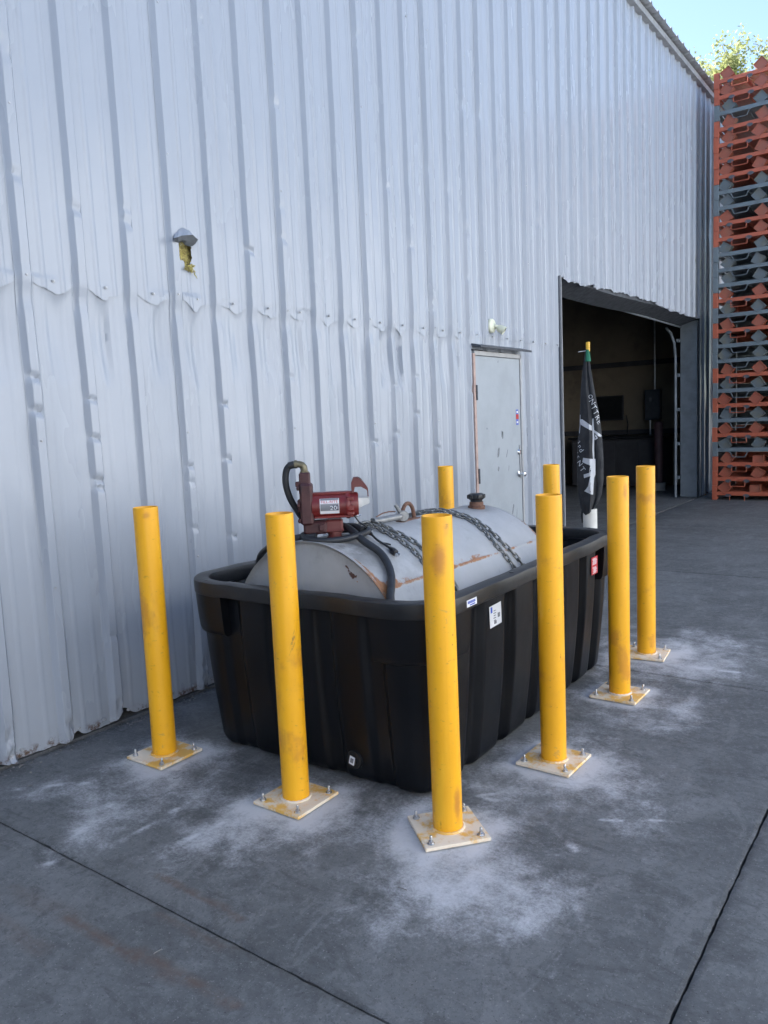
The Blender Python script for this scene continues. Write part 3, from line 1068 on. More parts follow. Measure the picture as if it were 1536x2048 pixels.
pb = thing('pipe_bollard', 'dark brown pipe bollard on a pale concrete foot just inside the doorway', 'bollard', (-1.02, 15.42, 0))
MB().lathe([(.0, 0), (.105, 0), (.105, .12), (.085, .13), (.085, 1.29), (.07, 1.325), (.03, 1.345), (0, 1.35)], 24).build('pipe', BROWN, pb)
MB().lathe([(.088, 0), (.135, 0), (.13, .14), (.088, .15)], 24).build('footing', simple('footing', (.30, .29, .27), .9), pb)

# ---- flag and its post
ca = math.atan2(.367, .93)
fx = (1.232, 6.15)
wp = thing('white_post', 'scuffed white pipe post at the doorway holding the furled black flag', 'post', (fx[0], fx[1], 0))
MB().lathe([(.053, .005), (.057, .0), (.057, .775), (.055, .78), (.051, .778), (.051, .5)], 28).build('pipe', WPOST, wp)
flag = thing('flag', 'furled black flag with white rifle print on a yellow tipped pole', 'flag', (fx[0], fx[1], 0), ca)
KS = .00408


def lx(px): return (px - 1178) * KS


def lz(py): return .622 + (1055 - py) * KS


LEFT = [(697, 1173.5), (715, 1171), (740, 1167), (780, 1163), (820, 1161), (850, 1160), (880, 1156), (920, 1154), (960, 1153.5), (990, 1156), (1010, 1160), (1022, 1167)]
RIGHT = [(697, 1178), (715, 1180), (740, 1184), (780, 1190), (820, 1197), (850, 1201), (880, 1204), (920, 1205.5), (960, 1205), (990, 1201), (1010, 1194), (1022, 1186)]
lz_, ll = np.array([lz(a) for a, b in LEFT]), np.array([lx(b) for a, b in LEFT])
rz_, rr_ = np.array([lz(a) for a, b in RIGHT]), np.array([lx(b) for a, b in RIGHT])


def flag_edges(z):
    return np.interp(-z, -lz_, ll), np.interp(-z, -rz_, rr_)


def flag_depth(s, z, front=True):
    """s in [-1,1] across; local -y is towards the viewer"""
    a, b = flag_edges(z)
    hw = (b - a) / 2
    e = np.sqrt(np.clip(1 - s * s, 0, 1))
    t = np.clip((2.05 - z) / 1.25, 0, 1)
    fold = .010 * np.sin(s * 5.5 + 2.2 * z) * e + .016 * e * np.exp(-((s + .05 + .25 * (z - 1.3)) / .12) ** 2) - .014 * e * np.exp(-((s - .35 + .3 * (z - 1.3)) / .10) ** 2)
    wr = .010 * fbm(s * 3 + 5, z * 9, 5, 3) * e * (.3 + t)
    d = np.maximum(hw * .62, .074 * sstep(.98, .84, z)) * e
    return -(d + fold * (.3 + t) + wr) if front else d * .9 + fold * .5


zs = np.linspace(lz(697), lz(1023), 90)
ss = np.sin(np.linspace(-PI / 2, PI / 2, 40))
Sg, Zg = np.meshgrid(ss, zs)
a, b = flag_edges(Zg)
Xg = (a + b) / 2 + Sg * (b - a) / 2
sag = .03 * Sg * sstep(.95, .75, Zg)
fr = np.stack([Xg, flag_depth(Sg, Zg), Zg + sag], -1)
bk = np.stack([Xg, flag_depth(Sg, Zg, False), Zg + sag], -1)[:, ::-1]
loop = np.concatenate([fr, bk[:, 1:-1], fr[:, :1]], 1)
cl = link('cloth', gridmesh('cloth', loop, FLAGB, smooth=70), flag)
MB().tube([(.0, 0, .52), (.0, 0, 2.06)], .0085, 10).build('pole', POLEY, flag)
MB().tube([(.001, 0, 2.06), (.001, 0, 2.135)], .0165, 12).build('pole_tip', POLEY, flag)
MB().tube([(.0, -.004, 1.98), (-.002, -.006, 2.075)], [.024, .013], 10).build('sleeve', FLAGG, flag)
MB().tube([(-.01, -.005, 2.066), (-.075, -.01, 2.06)], .003, 6).build('clip', GALV, flag)
MB().tube([(-.045, .01, .82), (-.055, .015, .72), (-.06, .015, .66)], [.015, .02, .008], 8).build('tail', FLAGB, flag)


def decal(name, tris, mat, off=.0025):
    """tris: (verts2d local x,z ; faces) laid on the front of the cloth"""
    vs, fcs = tris
    bm = bmesh.new()
    bv = [bm.verts.new((v[0], v[1], 0)) for v in vs]
    for f in fcs:
        try: bm.faces.new([bv[i] for i in f])
        except ValueError: pass
    bmesh.ops.triangulate(bm, faces=bm.faces[:])
    for _ in range(4):
        long = [e for e in bm.edges if e.calc_length() > .016]
        if not long: break
        bmesh.ops.subdivide_edges(bm, edges=long, cuts=1)
        bmesh.ops.triangulate(bm, faces=bm.faces[:])
    for v in bm.verts:
        x, z = v.co.x, v.co.y
        a, b = flag_edges(np.array(z))
        s = float(np.clip((x - (a + b) / 2) / ((b - a) / 2), -.985, .985))
        xx = float((a + b) / 2 + s * (b - a) / 2)
        dz = .03 * s * float(sstep(.95, .75, z))
        v.co = (xx, float(flag_depth(np.array(s), np.array(z))) - off, z + dz)
    me = bpy.data.meshes.new(name)
    bm.to_mesh(me)
    bm.free()
    me.materials.append(mat)
    return link(name, me, cl)


def pc(pts):   # points measured on the cloth
    return [(lx(1130 + x * .1905), lz(670 + y * .1905)) for x, y in pts]


def poly(pts): return (pc(pts), [tuple(range(len(pts)))])


decal('rifle_print', poly([(287, 868), (303, 866), (305, 1040), (303, 1180), (302, 1285), (316, 1288), (312, 1450), (300, 1480), (292, 1560), (285, 1662), (196, 1622), (215, 1600), (236, 1568), (248, 1510), (262, 1460), (196, 1484), (192, 1446), (248, 1428), (256, 1380), (262, 1352), (180, 1316), (190, 1270), (290, 1286), (284, 1190), (290, 1060)]), FLAGW)
decal('rifle_print', poly([(165, 868), (186, 868), (268, 932), (282, 940), (284, 990), (262, 982), (170, 925)]), FLAGW)
decal('rifle_print', poly([(288, 960), (306, 985), (380, 1042), (374, 1060), (345, 1050), (300, 1005)]), FLAGW)
decal('rifle_print', poly([(300, 1090), (318, 1030), (334, 1052), (340, 1072), (312, 1092), (306, 1080), (326, 1066), (318, 1052), (308, 1080)]), FLAGW)
decal('rifle_print', poly([(158, 820), (170, 822), (166, 930), (158, 1015), (152, 1012), (160, 920)]), FLAGW)


def flag_text(s, cx, cy, size, rot, shear=0):
    vs, fcs = text_verts(s, size)
    x0, z0 = pc([(cx, cy)])[0]
    c, q = math.cos(rot), math.sin(rot)
    decal('lettering', ([(x0 + v.x * c - v.y * q, z0 + v.x * q + v.y * c) for v in vs], fcs), FLAGW)


for ch, cx, cy, sz in (('O', 272, 640, .045), ('N', 288, 695, .058), ('T', 303, 752, .060), ('T', 322, 805, .058), ('R', 340, 858, .056), ('E', 355, 905, .052)):
    flag_text(ch, cx, cy, sz, R(-58))
for ch, cx, cy, sz in (('2', 146, 1108, .035), ('n', 158, 1150, .045), ('d', 172, 1192, .055)):
    flag_text(ch, cx, cy, sz, R(-52))
for ch, cx, cy, sz in (('M', 114, 1215, .038), ('E', 128, 1268, .042), ('N', 152, 1330, .056), ('T', 180, 1392, .058)):
    flag_text(ch, cx, cy, sz, R(-52))

# ================================================================== BOLLARDS
BL = ['yellow bollard nearest the corrugated wall, second bollard row corner with smudged rusty rim',
      'yellow bollard with dark scrape marks halfway up, in front of the black tub',
      'yellow bollard nearest the viewer, its base plate turned diagonally to the others',
      'yellow bollard beside the long side of the tub, between the white label and red label',
      'yellow bollard standing beside the far right corner of the black tub',
      'yellow bollard farthest to the right, standing beyond the red label end of the tub',
      'yellow bollard behind the tub, only its top visible left of the black flag',
      'yellow bollard behind the grey tank, only its top visible in front of the steel door']
BL[0] = 'yellow bollard standing alone closest to the corrugated wall, orange smudge on its rim'
pipe_me = None
bolt = MB()
bolt.lathe([(0, 0), (.0165, 0), (.0165, .0025), (.0135, .003)], 16)
bolt.lathe([(.0, .003), (.0125, .003), (.0125, .012), (.010, .0135), (0, .0135)], 6)
bolt.lathe([(.0, .012), (.0065, .012), (.0065, .034), (.005, .0365), (0, .0365)], 10)
bolt_me = bolt.mesh('anchor_bolt', ZINC)
rots = [.02, .0, -.70, -.01, 0, .12, .03, -.02]
# wear per post: (kind, height, turn from the viewer's side, half turn, half height, strength, slant)
WEAR = {0: [('m', 1.185, .0, .5, .022, .8, 0), ('s', .72, -.5, .25, .05, .45, .1), ('s', .62, .0, .2, .06, .4, 0), ('m', .15, .3, .6, .08, .35, 0)],
        1: [('s', .705, .45, .32, .012, .95, .10), ('s', .672, .38, .36, .010, .9, .10), ('s', .735, .55, .2, .008, .8, .1), ('s', 1.0, .0, .4, .02, .5, 0), ('s', .955, .1, .3, .015, .5, 0), ('s', .53, .3, .3, .04, .35, 0), ('s', .26, .2, .3, .02, .5, 0), ('m', .9, -.4, .3, .08, .3, 0), ('s', .20, .7, .1, .015, .9, 0)],
        2: [('m', 1.06, .0, .62, .085, .95, 0), ('m', 1.17, .6, .35, .05, .6, 0), ('m', .13, .75, .35, .085, .95, 0), ('s', .78, .85, .12, .01, .9, 0), ('s', .745, .8, .12, .008, .9, 0), ('s', .50, -.7, .2, .012, .6, .2), ('s', .05, -.5, .12, .02, .9, 0), ('s', .87, .5, .3, .02, .45, 0), ('s', 1.19, .7, .3, .03, .6, 0)],
        3: [('m', .85, -.2, .5, .1, .35, 0), ('s', .62, .3, .2, .03, .4, 0), ('s', .5, .75, .1, .05, .7, 0), ('m', .3, .2, .5, .1, .3, 0)],
        4: [('m', 1.14, .75, .35, .06, .8, 0), ('s', .8, .2, .25, .03, .35, 0), ('s', 1.0, .3, .3, .02, .3, 0)],
        5: [('s', 1.205, .2, .3, .008, .9, 0), ('s', .95, .5, .15, .01, .6, 0), ('s', 1.08, .55, .2, .02, .4, 0)],
        6: [('m', 1.1, .2, .4, .05, .3, 0)], 7: [('s', 1.1, .2, .3, .02, .3, 0)]}


def pipe_mesh(i):
    bx, by = BOLS[i]
    view = math.atan2(0 - by, 3.66 - bx) - rots[i]
    prof = [(.0571, z) for z in np.linspace(.016, 1.215, 100)] + [(.0571, 1.217), (.0563, 1.2195), (.0545, 1.2205), (.0525, 1.2195), (.0517, 1.217), (.0517, .03)]
    aa = np.linspace(0, 2 * PI, 65)
    rp_, zp_ = np.array([q[0] for q in prof]), np.array([q[1] for q in prof])
    A_, Rp = np.meshgrid(aa, rp_)
    Zp = np.meshgrid(aa, zp_)[1]
    rr_ = Rp + .0003 * vnoise(A_ * 2, Zp * 3 + i * 7, 3)
    G = np.stack([rr_ * np.cos(A_), rr_ * np.sin(A_), Zp], -1)
    da = (A_ - view + PI) % (2 * PI) - PI
    sm, sk = np.zeros_like(A_), np.zeros_like(A_)
    for (kd, z, a, wa, wz, k, sl) in WEAR[i]:
        g_ = k * np.exp(-((da - a) / wa) ** 2 - ((Zp - z - sl * (da - a)) / wz) ** 2)
        if kd == 'm': sm = np.maximum(sm, g_)
        else: sk = np.maximum(sk, g_)
    return gridmesh('pipe', G, YEL, smooth=50, attrs={'smudge': sm, 'scrape': sk})


wl = []
for q in range(49):
    a = 2 * PI * q / 48
    wl.append((.0600 * math.cos(a) + .0008 * math.sin(9 * a), .0600 * math.sin(a) + .0008 * math.cos(11 * a), .0185 + .001 * math.sin(17 * a)))
weld_me = MB().tube(wl[:-1], .0062, 8, closed=True).mesh('weld_bead', PLATE)
pl = MB().box((0, 0, .0095), (.254, .254, .013), .0015)
plate_me = pl.mesh('base_plate', PLATE)
for i, (bx, by) in enumerate(BOLS):
    t = thing('bollard', BL[i], 'bollard', (bx, by, .0015), rots[i], 'yellow steel bollards around the black tub')
    link('pipe', pipe_mesh(i), t)
    link('base_plate', plate_me, t)
    link('weld_bead', weld_me, t)
    for sx, sy in ((1, 1), (1, -1), (-1, 1), (-1, -1)):
        b_ = link('anchor_bolt', bolt_me, t)
        b_.location = (sx * .098, sy * .098, .0158)
        b_.scale = (.85, .85, .85)
        b_.rotation_euler = (rng.uniform(-.06, .06), rng.uniform(-.06, .06), rng.uniform(0, 3))

# ================================================================== TUB
TC = (1.297, 3.547)
TA, TB, TR, TTH = .743, 1.125, .232, .023
tub = thing('containment_tub', 'large black ribbed plastic containment tub holding the grey tank', 'tub', (TC[0], TC[1], 0), TTH)
NP = 640


def perim(n=NP):
    """rounded rectangle: points, normals, arc position"""
    la, lb, q = 2 * (TA - TR), 2 * (TB - TR), PI * TR / 2
    tot = 2 * la + 2 * lb + 4 * q
    out = []
    for i in range(n):
        s = tot * i / n
        segs = [('l', (TA, -(TB - TR)), (0, 1), lb), ('c', (TA - TR, TB - TR), 0, q), ('l', (TA - TR, TB), (-1, 0), la), ('c', (-(TA - TR), TB - TR), 1, q),
                ('l', (-TA, TB - TR), (0, -1), lb), ('c', (-(TA - TR), -(TB - TR)), 2, q), ('l', (-(TA - TR), -TB), (1, 0), la), ('c', (TA - TR, -(TB - TR)), 3, q)]
        idx = 0
        while s > segs[idx][3] + 1e-9:
            s -= segs[idx][3]
            idx += 1
        k = segs[idx]
        if k[0] == 'l':
            p = (k[1][0] + k[2][0] * s, k[1][1] + k[2][1] * s)
            nn = (k[2][1], -k[2][0])
        else:
            a = k[2] * PI / 2 + s / TR
            nn = (math.cos(a), math.sin(a))
            p = (k[1][0] + TR * nn[0], k[1][1] + TR * nn[1])
        out.append((p, nn, idx, s / k[3]))
    return out


PER = perim()
PP = np.array([a[0] for a in PER])
PN = np.array([a[1] for a in PER])
PI_ = np.array([a[2] for a in PER])
PT = np.array([a[3] for a in PER])


def groove():
    """0..1 recess of the vertical corrugation, per perimeter point"""
    g = np.zeros(NP)
    for i in range(NP):
        k, t = PI_[i], PT[i]
        if k % 2 == 0:
            x = PP[i] @ np.array([0, 1]) if k in (0, 4) else PP[i] @ np.array([1, 0])
            cs = [-.70, -.385, -.075, .235, .545, .80] if k in (0, 4) else [-.40, -.12, .16, .42]
            wds = [.042, .034, .034, .034, .034, .034]
            for c, wd in zip(cs, wds):
                g[i] = max(g[i], float(sstep(wd + .026, wd, abs(x - c))))
    return g * np.where(PI_ % 4 == 0, .8, .42)


GV = groove()


def ringpts(d, z):
    d = np.broadcast_to(np.asarray(d, float), (NP,))
    return np.concatenate([PP - PN * d[:, None], np.full((NP, 1), z)], 1)


def outer_d(z):
    t = 1 - z / .80
    d = .032 + .066 * t
    # rounded bottom
    rb = .06
    if z < rb:
        d += rb - math.sqrt(max(rb * rb - (rb - z) ** 2, 0))
    return d


rings = []
zs_ = [.006, .008, .011, .016, .024, .034, .046, .06, .085, .12, .17, .25, .35, .45, .55, .65, .72, .76, .785, .80]
rings.append(ringpts(.30, .006))
for z in zs_:
    dep = .042 * (sstep(-.03, .03, z) if z < .3 else sstep(.805, .77, z))
    bul = .010 * math.sin(PI * min(z / .8, 1)) * (1 - GV)
    bel = .008 * np.cos((PT - .5) * PI) * (PI_ % 2 == 0)
    rings.append(ringpts(outer_d(z) + dep * GV - bul - bel * math.sin(PI * min(1, z / .8)), z))
for z in [.80, .785, .76, .72, .65, .55, .45, .35, .25, .17, .12, .085, .06, .045, .03]:
    dep = .042 * (sstep(-.03, .03, z) if z < .3 else sstep(.805, .74, z))
    bul = .010 * math.sin(PI * min(z / .8, 1)) * (1 - GV)
    rings.append(ringpts(outer_d(z) + .008 + dep * GV - bul + (.014 if z > .79 else .0), z + (.012 if z < .2 else 0)))
rings.append(ringpts(.30, .042))
G = np.array(rings)
G = np.concatenate([G, G[:, :1]], 1)
me = gridmesh('basin', G, PLAS, smooth=60)
basin = link('basin', me, tub)
mb = MB()
mb.v += [tuple(p) for p in ringpts(.30, .006)] + [tuple(p) for p in ringpts(.30, .042)]
mb.f += [tuple(range(NP))[::-1], tuple(range(NP, 2 * NP))]
mb.build('floor', PLAS, tub, 0)
# rim
wob = .0045 * fbm(np.arange(NP) / NP * 34, np.zeros(NP), 3, 3) 
wob = wob * sstep(.0, .08, np.abs(np.arange(NP) / NP)) * sstep(1, .92, np.arange(NP) / NP)
prof = [(.003, .785), (.0, .789), (-.001, .815), (.0, .843), (.0015, .8485), (.006, .8505), (.035, .8515), (.067, .8505), (.0715, .8485), (.0735, .844), (.075, .825), (.077, .79), (.072, .775), (.060, .774), (.050, .78), (.030, .783), (.012, .783)]
G = np.array([ringpts(d + wob * .6, z) + np.stack([0 * wob, 0 * wob, wob], 1) for d, z in prof] + [ringpts(prof[0][0] + wob * .6, prof[0][1]) + np.stack([0 * wob, 0 * wob, wob], 1)])
G = np.concatenate([G, G[:, :1]], 1)
rim = link('rim', gridmesh('rim', G, RIM, smooth=28), tub)
# black discs laid on the rim flange for the dark of its holes
mb = MB()
for i in range(NP):
    pass
for kk, tt in ((1, .12), (1, .88), (3, .12), (3, .88), (5, .1), (5, .85), (7, .12), (7, .9), (0, .62), (0, .30), (4, .3), (4, .7), (6, .5), (2, .5)):
    i = int(np.argmin(np.where(PI_ == kk, np.abs(PT - tt), 9)))
    c = ringpts(.035, .8522)[i]
    mb.lathe([(0, 0), (.009, 0), (.011, -.001), (.011, -.003), (0, -.003)], 14, Matrix.Translation(c))
mb.build('dark_hole_disc', BLACKP, rim)
# corner lugs: deep pockets under the rim that wrap each corner
for kk in (1, 3, 5, 7):
    q0, q1 = kk - .0, kk + 1.0
    sel = []
    for i in range(NP):
        if PI_[i] == kk:
            sel.append(i)
    first, last = sel[0], sel[-1]
    ext = 8
    ids = [(first - ext + e) % NP for e in range(len(sel) + 2 * ext)]
    rows = []
    for (d, z) in ((.0035, .788), (.006, .74), (.012, .66), (.017, .615), (.023, .597), (.032, .590), (.075, .588), (.095, .60), (.095, .788)):
        rows.append(ringpts(d, z)[ids])
    G = np.array(rows)
    nr, nc = G.shape[:2]
    vs = G.reshape(-1, 3).tolist()
    f_ = []
    for r_ in range(nr):
        for c in range(nc - 1):
            a, b = r_ * nc + c, ((r_ + 1) % nr) * nc + c
            f_.append((a, a + 1, b + 1, b))
    f_.append(tuple(r_ * nc for r_ in range(nr)))
    f_.append(tuple(r_ * nc + nc - 1 for r_ in range(nr))[::-1])
    MB().add(vs, f_).build('corner_lug', PLAS, tub, 40)
# drain plug, low on the near end
dr = thing('drain', '', '', (0, 0, 0))
bpy.data.objects.remove(dr)
Mp = Matrix.Translation((.268, -1.0, .115)) @ Matrix.Rotation(PI / 2, 4, 'X')
dp = MB().lathe([(0, 0), (.056, 0), (.056, .012), (.044, .02), (.041, .05), (.039, .056), (.020, .058), (.020, .066), (0, .066)], 28, Mp).build('drain_plug', BLACKP, tub)
MB().box((.268, -1.0672, .117), (.028, .0012, .038), 0, Matrix.Rotation(.25, 4, 'Y')).build('label_sticker', LABW, dp, 0)
MB().box((.268, -1.0684, .117), (.016, .0012, .021), 0, Matrix.Rotation(.25, 4, 'Y')).build('label_print', INKG, dp, 0)


def side_local(i_y, z, d):
    """a point on the long right side, in tub coordinates"""
    return (TA - d, i_y, z)


def sticker(y0, y1, z0, z1, d0, name, mat, tilt=0.0):
    yc, zc = (y0 + y1) / 2, (z0 + z1) / 2
    mb = MB().box((0, 0, 0), (.0012, y1 - y0, z1 - z0), 0, Matrix.Rotation(tilt, 4, 'X'))
    o = mb.build(name, mat, tub, 0)
    o.location = (TA - d0, yc, zc)
    o.rotation_euler = (0, 0, 0)
    return o


lw = sticker(-.595, -.482, .640, .738, .033, 'label_sticker', LABW, .03)
mb = MB()
for i in range(5):
    mb.box((.0012, -.01, .022 - i * .011), (.0012, .018 + .006 * (i % 2), .0035))
mb.box((.0012, .030, -.005), (.0012, .020, .020))
mb.box((.0012, -.005, -.032), (.0012, .022, .014))
mb.build('label_print', INKG, lw, 0)
MB().box((.0012, -.040, .030), (.0012, .016, .026)).build('label_logo', INKB, lw, 0)
lr = sticker(-.86, -.775, .797, .826, -.0025, 'label_sticker', LABW)
mb = MB()
for i in range(7):
    mb.box((.0012, -.032 + i * .0095, .004), (.0012, .006, .011))
mb.box((.0012, .004, -.008), (.0012, .045, .005))
mb.build('label_print', INKB, lr, 0)
lr2 = sticker(.665, .765, .640, .742, .030, 'warning_sticker', LABR)
mb = MB()
for h, (za, zb) in enumerate(((.004, .044), (-.044, -.006))):
    for i in range(6):
        mb.box((.0012, .0 + .003 * ((i * 7) % 5 - 2), zb - .004 - i * .0064), (.0012, .062 - .010 * ((i * 3 + h) % 3), .0036))
mb.build('warning_print', LABW, lr2, 0)

# ================================================================== TANK
AX = Vector((1.329, 2.568, .527))
TH = -.02
TL, TRAD = 1.50, .524
tank = thing('fuel_tank', 'grey horizontal steel fuel tank with rust streaks lying in the black tub', 'tank', (AX.x, AX.y, .02), TH)
ZC = AX.z - .02   # axis height in tank coordinates


def tp(s, ang, r=None):
    r = TRAD if r is None else r
    return Vector((r * math.cos(ang), s, ZC + r * math.sin(ang)))


# shell, with fine rows where the eye sees it
sv = np.linspace(.012, TL - .012, 190)
av = np.radians(np.concatenate([np.linspace(-60, 130, 230), np.linspace(133, 300, 40)]))
Sg, Ag = np.meshgrid(sv, av)
seam = .0035 * np.exp(-((Ag - R(40.3)) / .008) ** 2)
Rr = TRAD + .0025 * fbm(Sg * 2.5, Ag * 2.5, 3) + seam
Xs = np.stack([Rr * np.cos(Ag), Sg, ZC + Rr * np.sin(Ag)], -1)
adeg = np.degrees(Ag)
rust = .95 * np.exp(-((adeg - 40.0) / 1.0) ** 2) * (.72 + .45 * fbm(Sg * 7, Ag * 0, 5))
rust = rust + .55 * np.exp(-((adeg - 42.5) / 2.3) ** 2) * sstep(-.1, .45, fbm(Sg * 6 + 3, Ag * 2, 25)) 
rust = rust + .6 * np.exp(-((adeg - 47 + 3 * (Sg - .8)) / .45) ** 2) * sstep(.45, .55, Sg) * sstep(.78, .70, Sg)
rust = rust + .6 * np.exp(-((adeg - 45) / .45) ** 2) * sstep(1.22, 1.27, Sg) * sstep(1.42, 1.35, Sg)
rust = rust + .7 * np.exp(-((Sg - .02) / .022) ** 2) * sstep(75, 45, adeg) + .35 * np.exp(-((Sg - .02) / .014) ** 2)
rust = rust + .5 * np.exp(-((Sg - .09) / .06) ** 2) * sstep(52, 42, adeg) * sstep(36, 42, adeg)
rust = rust + .8 * np.exp(-(((Sg - .30) / .06) ** 2 + ((adeg - 93) / 4) ** 2))
rust = rust + .7 * np.exp(-(((Sg - .72) / .09) ** 2 + ((adeg - 88) / 5) ** 2)) * .8
rust = rust + .5 * np.exp(-(((Sg - 1.36) / .07) ** 2 + ((adeg - 84) / 6) ** 2))
grime = .75 * np.exp(-(((Sg - .08) / .12) ** 2 + ((adeg - 75) / 22) ** 2)) + .8 * np.exp(-(((Sg - 1.40) / .13) ** 2 + ((adeg - 88) / 13) ** 2))
grime = grime + .7 * np.exp(-((Sg - .75) / .03) ** 2 - ((adeg - 74) / 7) ** 2) + .25 * np.exp(-((Sg - .3) / .15) ** 2)
chip = .5 * np.exp(-(((Sg - .255) / .05) ** 2 + ((adeg - 61) / .8) ** 2))
link('shell', gridmesh('shell', Xs, TANK, smooth=60, attrs={'rust': np.clip(rust, 0, 1.2), 'grime': np.clip(grime, 0, 1), 'chip': chip * 0}), tank)
for end in (0, 1):
    rv = np.concatenate([np.linspace(0.001, .42, 40), np.linspace(.43, .506, 26), [.5165, .5215, .525, .5265, .525, .5235]])
    dv = np.where(rv < .506, .022 - .012 * (1 - (rv / .506) ** 2) * 1.0, 0)
    dv = np.concatenate([.020 - .018 * (1 - (rv[:66] / .506) ** 2) + .0 * rv[:66], [.016, .004, .001, .004, .012, .02]])
    # the head bulges a little towards its middle and is set back from the chime
    aa = np.radians(np.linspace(0, 360, 181))
    Rg, Aq = np.meshgrid(rv, aa)
    Dg = np.tile(dv, (len(aa), 1))
    y = Dg if end == 0 else TL - Dg
    X_ = Rg * np.cos(Aq)
    Z_ = ZC + Rg * np.sin(Aq)
    zz_ = Z_ - ZC
    ru = .75 * sstep(.500, .518, Rg) * (Rg < .54) * (.35 + .65 * sstep(70, 40, np.degrees(Aq))) + .3 * np.exp(-((Rg - .497) / .01) ** 2)
    ch = np.zeros_like(X_)
    for (cx, cz, rx, rz2, rt) in ((.245, .385, .022, .014, .4), (.222, .40, .012, .018, 0), (.205, .425, .010, .006, -.6), (.325, .27, .006, .012, .2), (.33, .245, .006, .006, 0), (.285, .28, .02, .003, -.2)):
        c_, s_ = math.cos(rt), math.sin(rt)
        u = (X_ - cx) * c_ + (zz_ - cz) * s_
        v = -(X_ - cx) * s_ + (zz_ - cz) * c_
        ch = np.maximum(ch, .95 * np.exp(-((u / rx) ** 2 + (v / rz2) ** 2)))
    ru = ru + .9 * np.exp(-(((X_ - .262 - .1 * (.385 - zz_)) / .003) ** 2)) * sstep(.30, .37, zz_) * sstep(.40, .38, zz_)
    gr_ = .25 * sstep(.45, .5, Rg)
    link('head', gridmesh('head', np.stack([X_, y, Z_], -1), TANK, smooth=50, attrs={'rust': np.clip(ru, 0, 1), 'grime': gr_, 'chip': ch if end == 0 else ch * 0}), tank)
# saddles inside the tub
for s in (.3, 1.18):
    MB().box((0, s, .06), (.62, .08, .08), .006).build('saddle', BINDER, tank)
# lifting lug: bent rod on a small plate
lug = []
for i in range(15):
    t = i / 14
    a = PI * t
    lug.append((.0, .775 - .052 * math.cos(a) * (1 if abs(math.cos(a)) < .99 else 1.05), ZC + TRAD + .006 + .082 * math.sin(a) ** .8))
lg = MB().tube(lug, .0105, 10).build('lifting_lug', RUSTY, tank)
MB().box((0, .775, ZC + TRAD + .003), (.05, .16, .008), .002).build('lug_plate', RUSTY, lg)
# filler neck and cap
nk = MB().lathe([(.05, -.03), (.05, .012), (.042, .014), (.04, .034), (.036, .036)], 28, Matrix.Translation(tp(1.385, R(84), TRAD))).build('filler_neck', RUSTY, tank)
cp = MB()
prof = [(0, .030), (.034, .030), (.036, .046), (.047, .054), (.049, .066), (.047, .078), (.036, .084), (.02, .085), (.0, .085)]
cp.lathe(prof, 28, Matrix.Translation(tp(1.385, R(84), TRAD)))
for q in range(8):
    a = q * PI / 4
    c = tp(1.385, R(84), TRAD) + Vector((.046 * math.cos(a), .046 * math.sin(a), .066))
    cp.box(c, (.018, .014, .024), .004, Matrix.Rotation(a, 4, 'Z'))
cp.build('filler_cap', BLACKP, tank)

# ---- chains
lk = MB()
pth = []
a_, b_ = .0155, .0098   # half straight length, end radius
for i in range(6): pth.append((a_ + b_ * math.sin(PI * i / 5) * 1.0, b_ * math.cos(PI * i / 5), 0))
for i in range(6): pth.append((-a_ - b_ * math.sin(PI * i / 5), -b_ * math.cos(PI * i / 5), 0))
lk.tube(pth, .0047, 6, closed=True, up=(0, 0, 1))
link_me = lk.mesh('link', CHAIN, 80)
PITCH = .037


def chain(label, pts, ph=0.0):
    """pts: (angle deg, s) along the tank surface"""
    c = thing('chain', label, 'chain', (AX.x, AX.y, .02), TH, 'steel chains over the tank')
    ang = np.array([p[0] for p in pts], float)
    sv = np.array([p[1] for p in pts], float)
    hv = np.array([p[2] if len(p) > 2 else 0 for p in pts], float)
    t = np.arange(len(pts))
    tt = np.linspace(0, len(pts) - 1, 600)
    # smooth interpolation
    A_ = np.interp(tt, t, ang)
    S_ = np.interp(tt, t, sv)
    H_ = np.interp(tt, t, hv)
    ker = np.ones(41) / 41
    S2 = np.convolve(np.pad(S_, 20, 'edge'), ker, 'valid')
    H2 = np.convolve(np.pad(H_, 20, 'edge'), ker, 'valid')
    Q = np.array([tp(s, R(a), TRAD + .009 + h)[:] for s, a, h in zip(S2, A_, H2)])
    N_ = np.array([(math.cos(R(a)), 0, math.sin(R(a))) for a in A_])
    L = np.concatenate([[0], np.cumsum(np.linalg.norm(np.diff(Q, axis=0), axis=1))])
    k = 0
    l = .01
    while l < L[-1] - .01:
        p = Vector([np.interp(l, L, Q[:, i]) for i in range(3)])
        q = Vector([np.interp(min(l + .01, L[-1]), L, Q[:, i]) for i in range(3)])
        nn = Vector([np.interp(l, L, N_[:, i]) for i in range(3)])
        T = (q - p).normalized()
        B = nn.cross(T).normalized()
        nn = T.cross(B)
        roll = (R(28) if k % 2 == 0 else R(-62)) + ph + rng.uniform(-.15, .15)
        b2 = B * math.cos(roll) + nn * math.sin(roll)
        n2 = T.cross(b2)
        M = Matrix(((T.x, b2.x, n2.x, p.x), (T.y, b2.y, n2.y, p.y), (T.z, b2.z, n2.z, p.z), (0, 0, 0, 1)))
        o = link('link', link_me, c)
        o.matrix_local = M
        k += 1
        l += PITCH
    return c


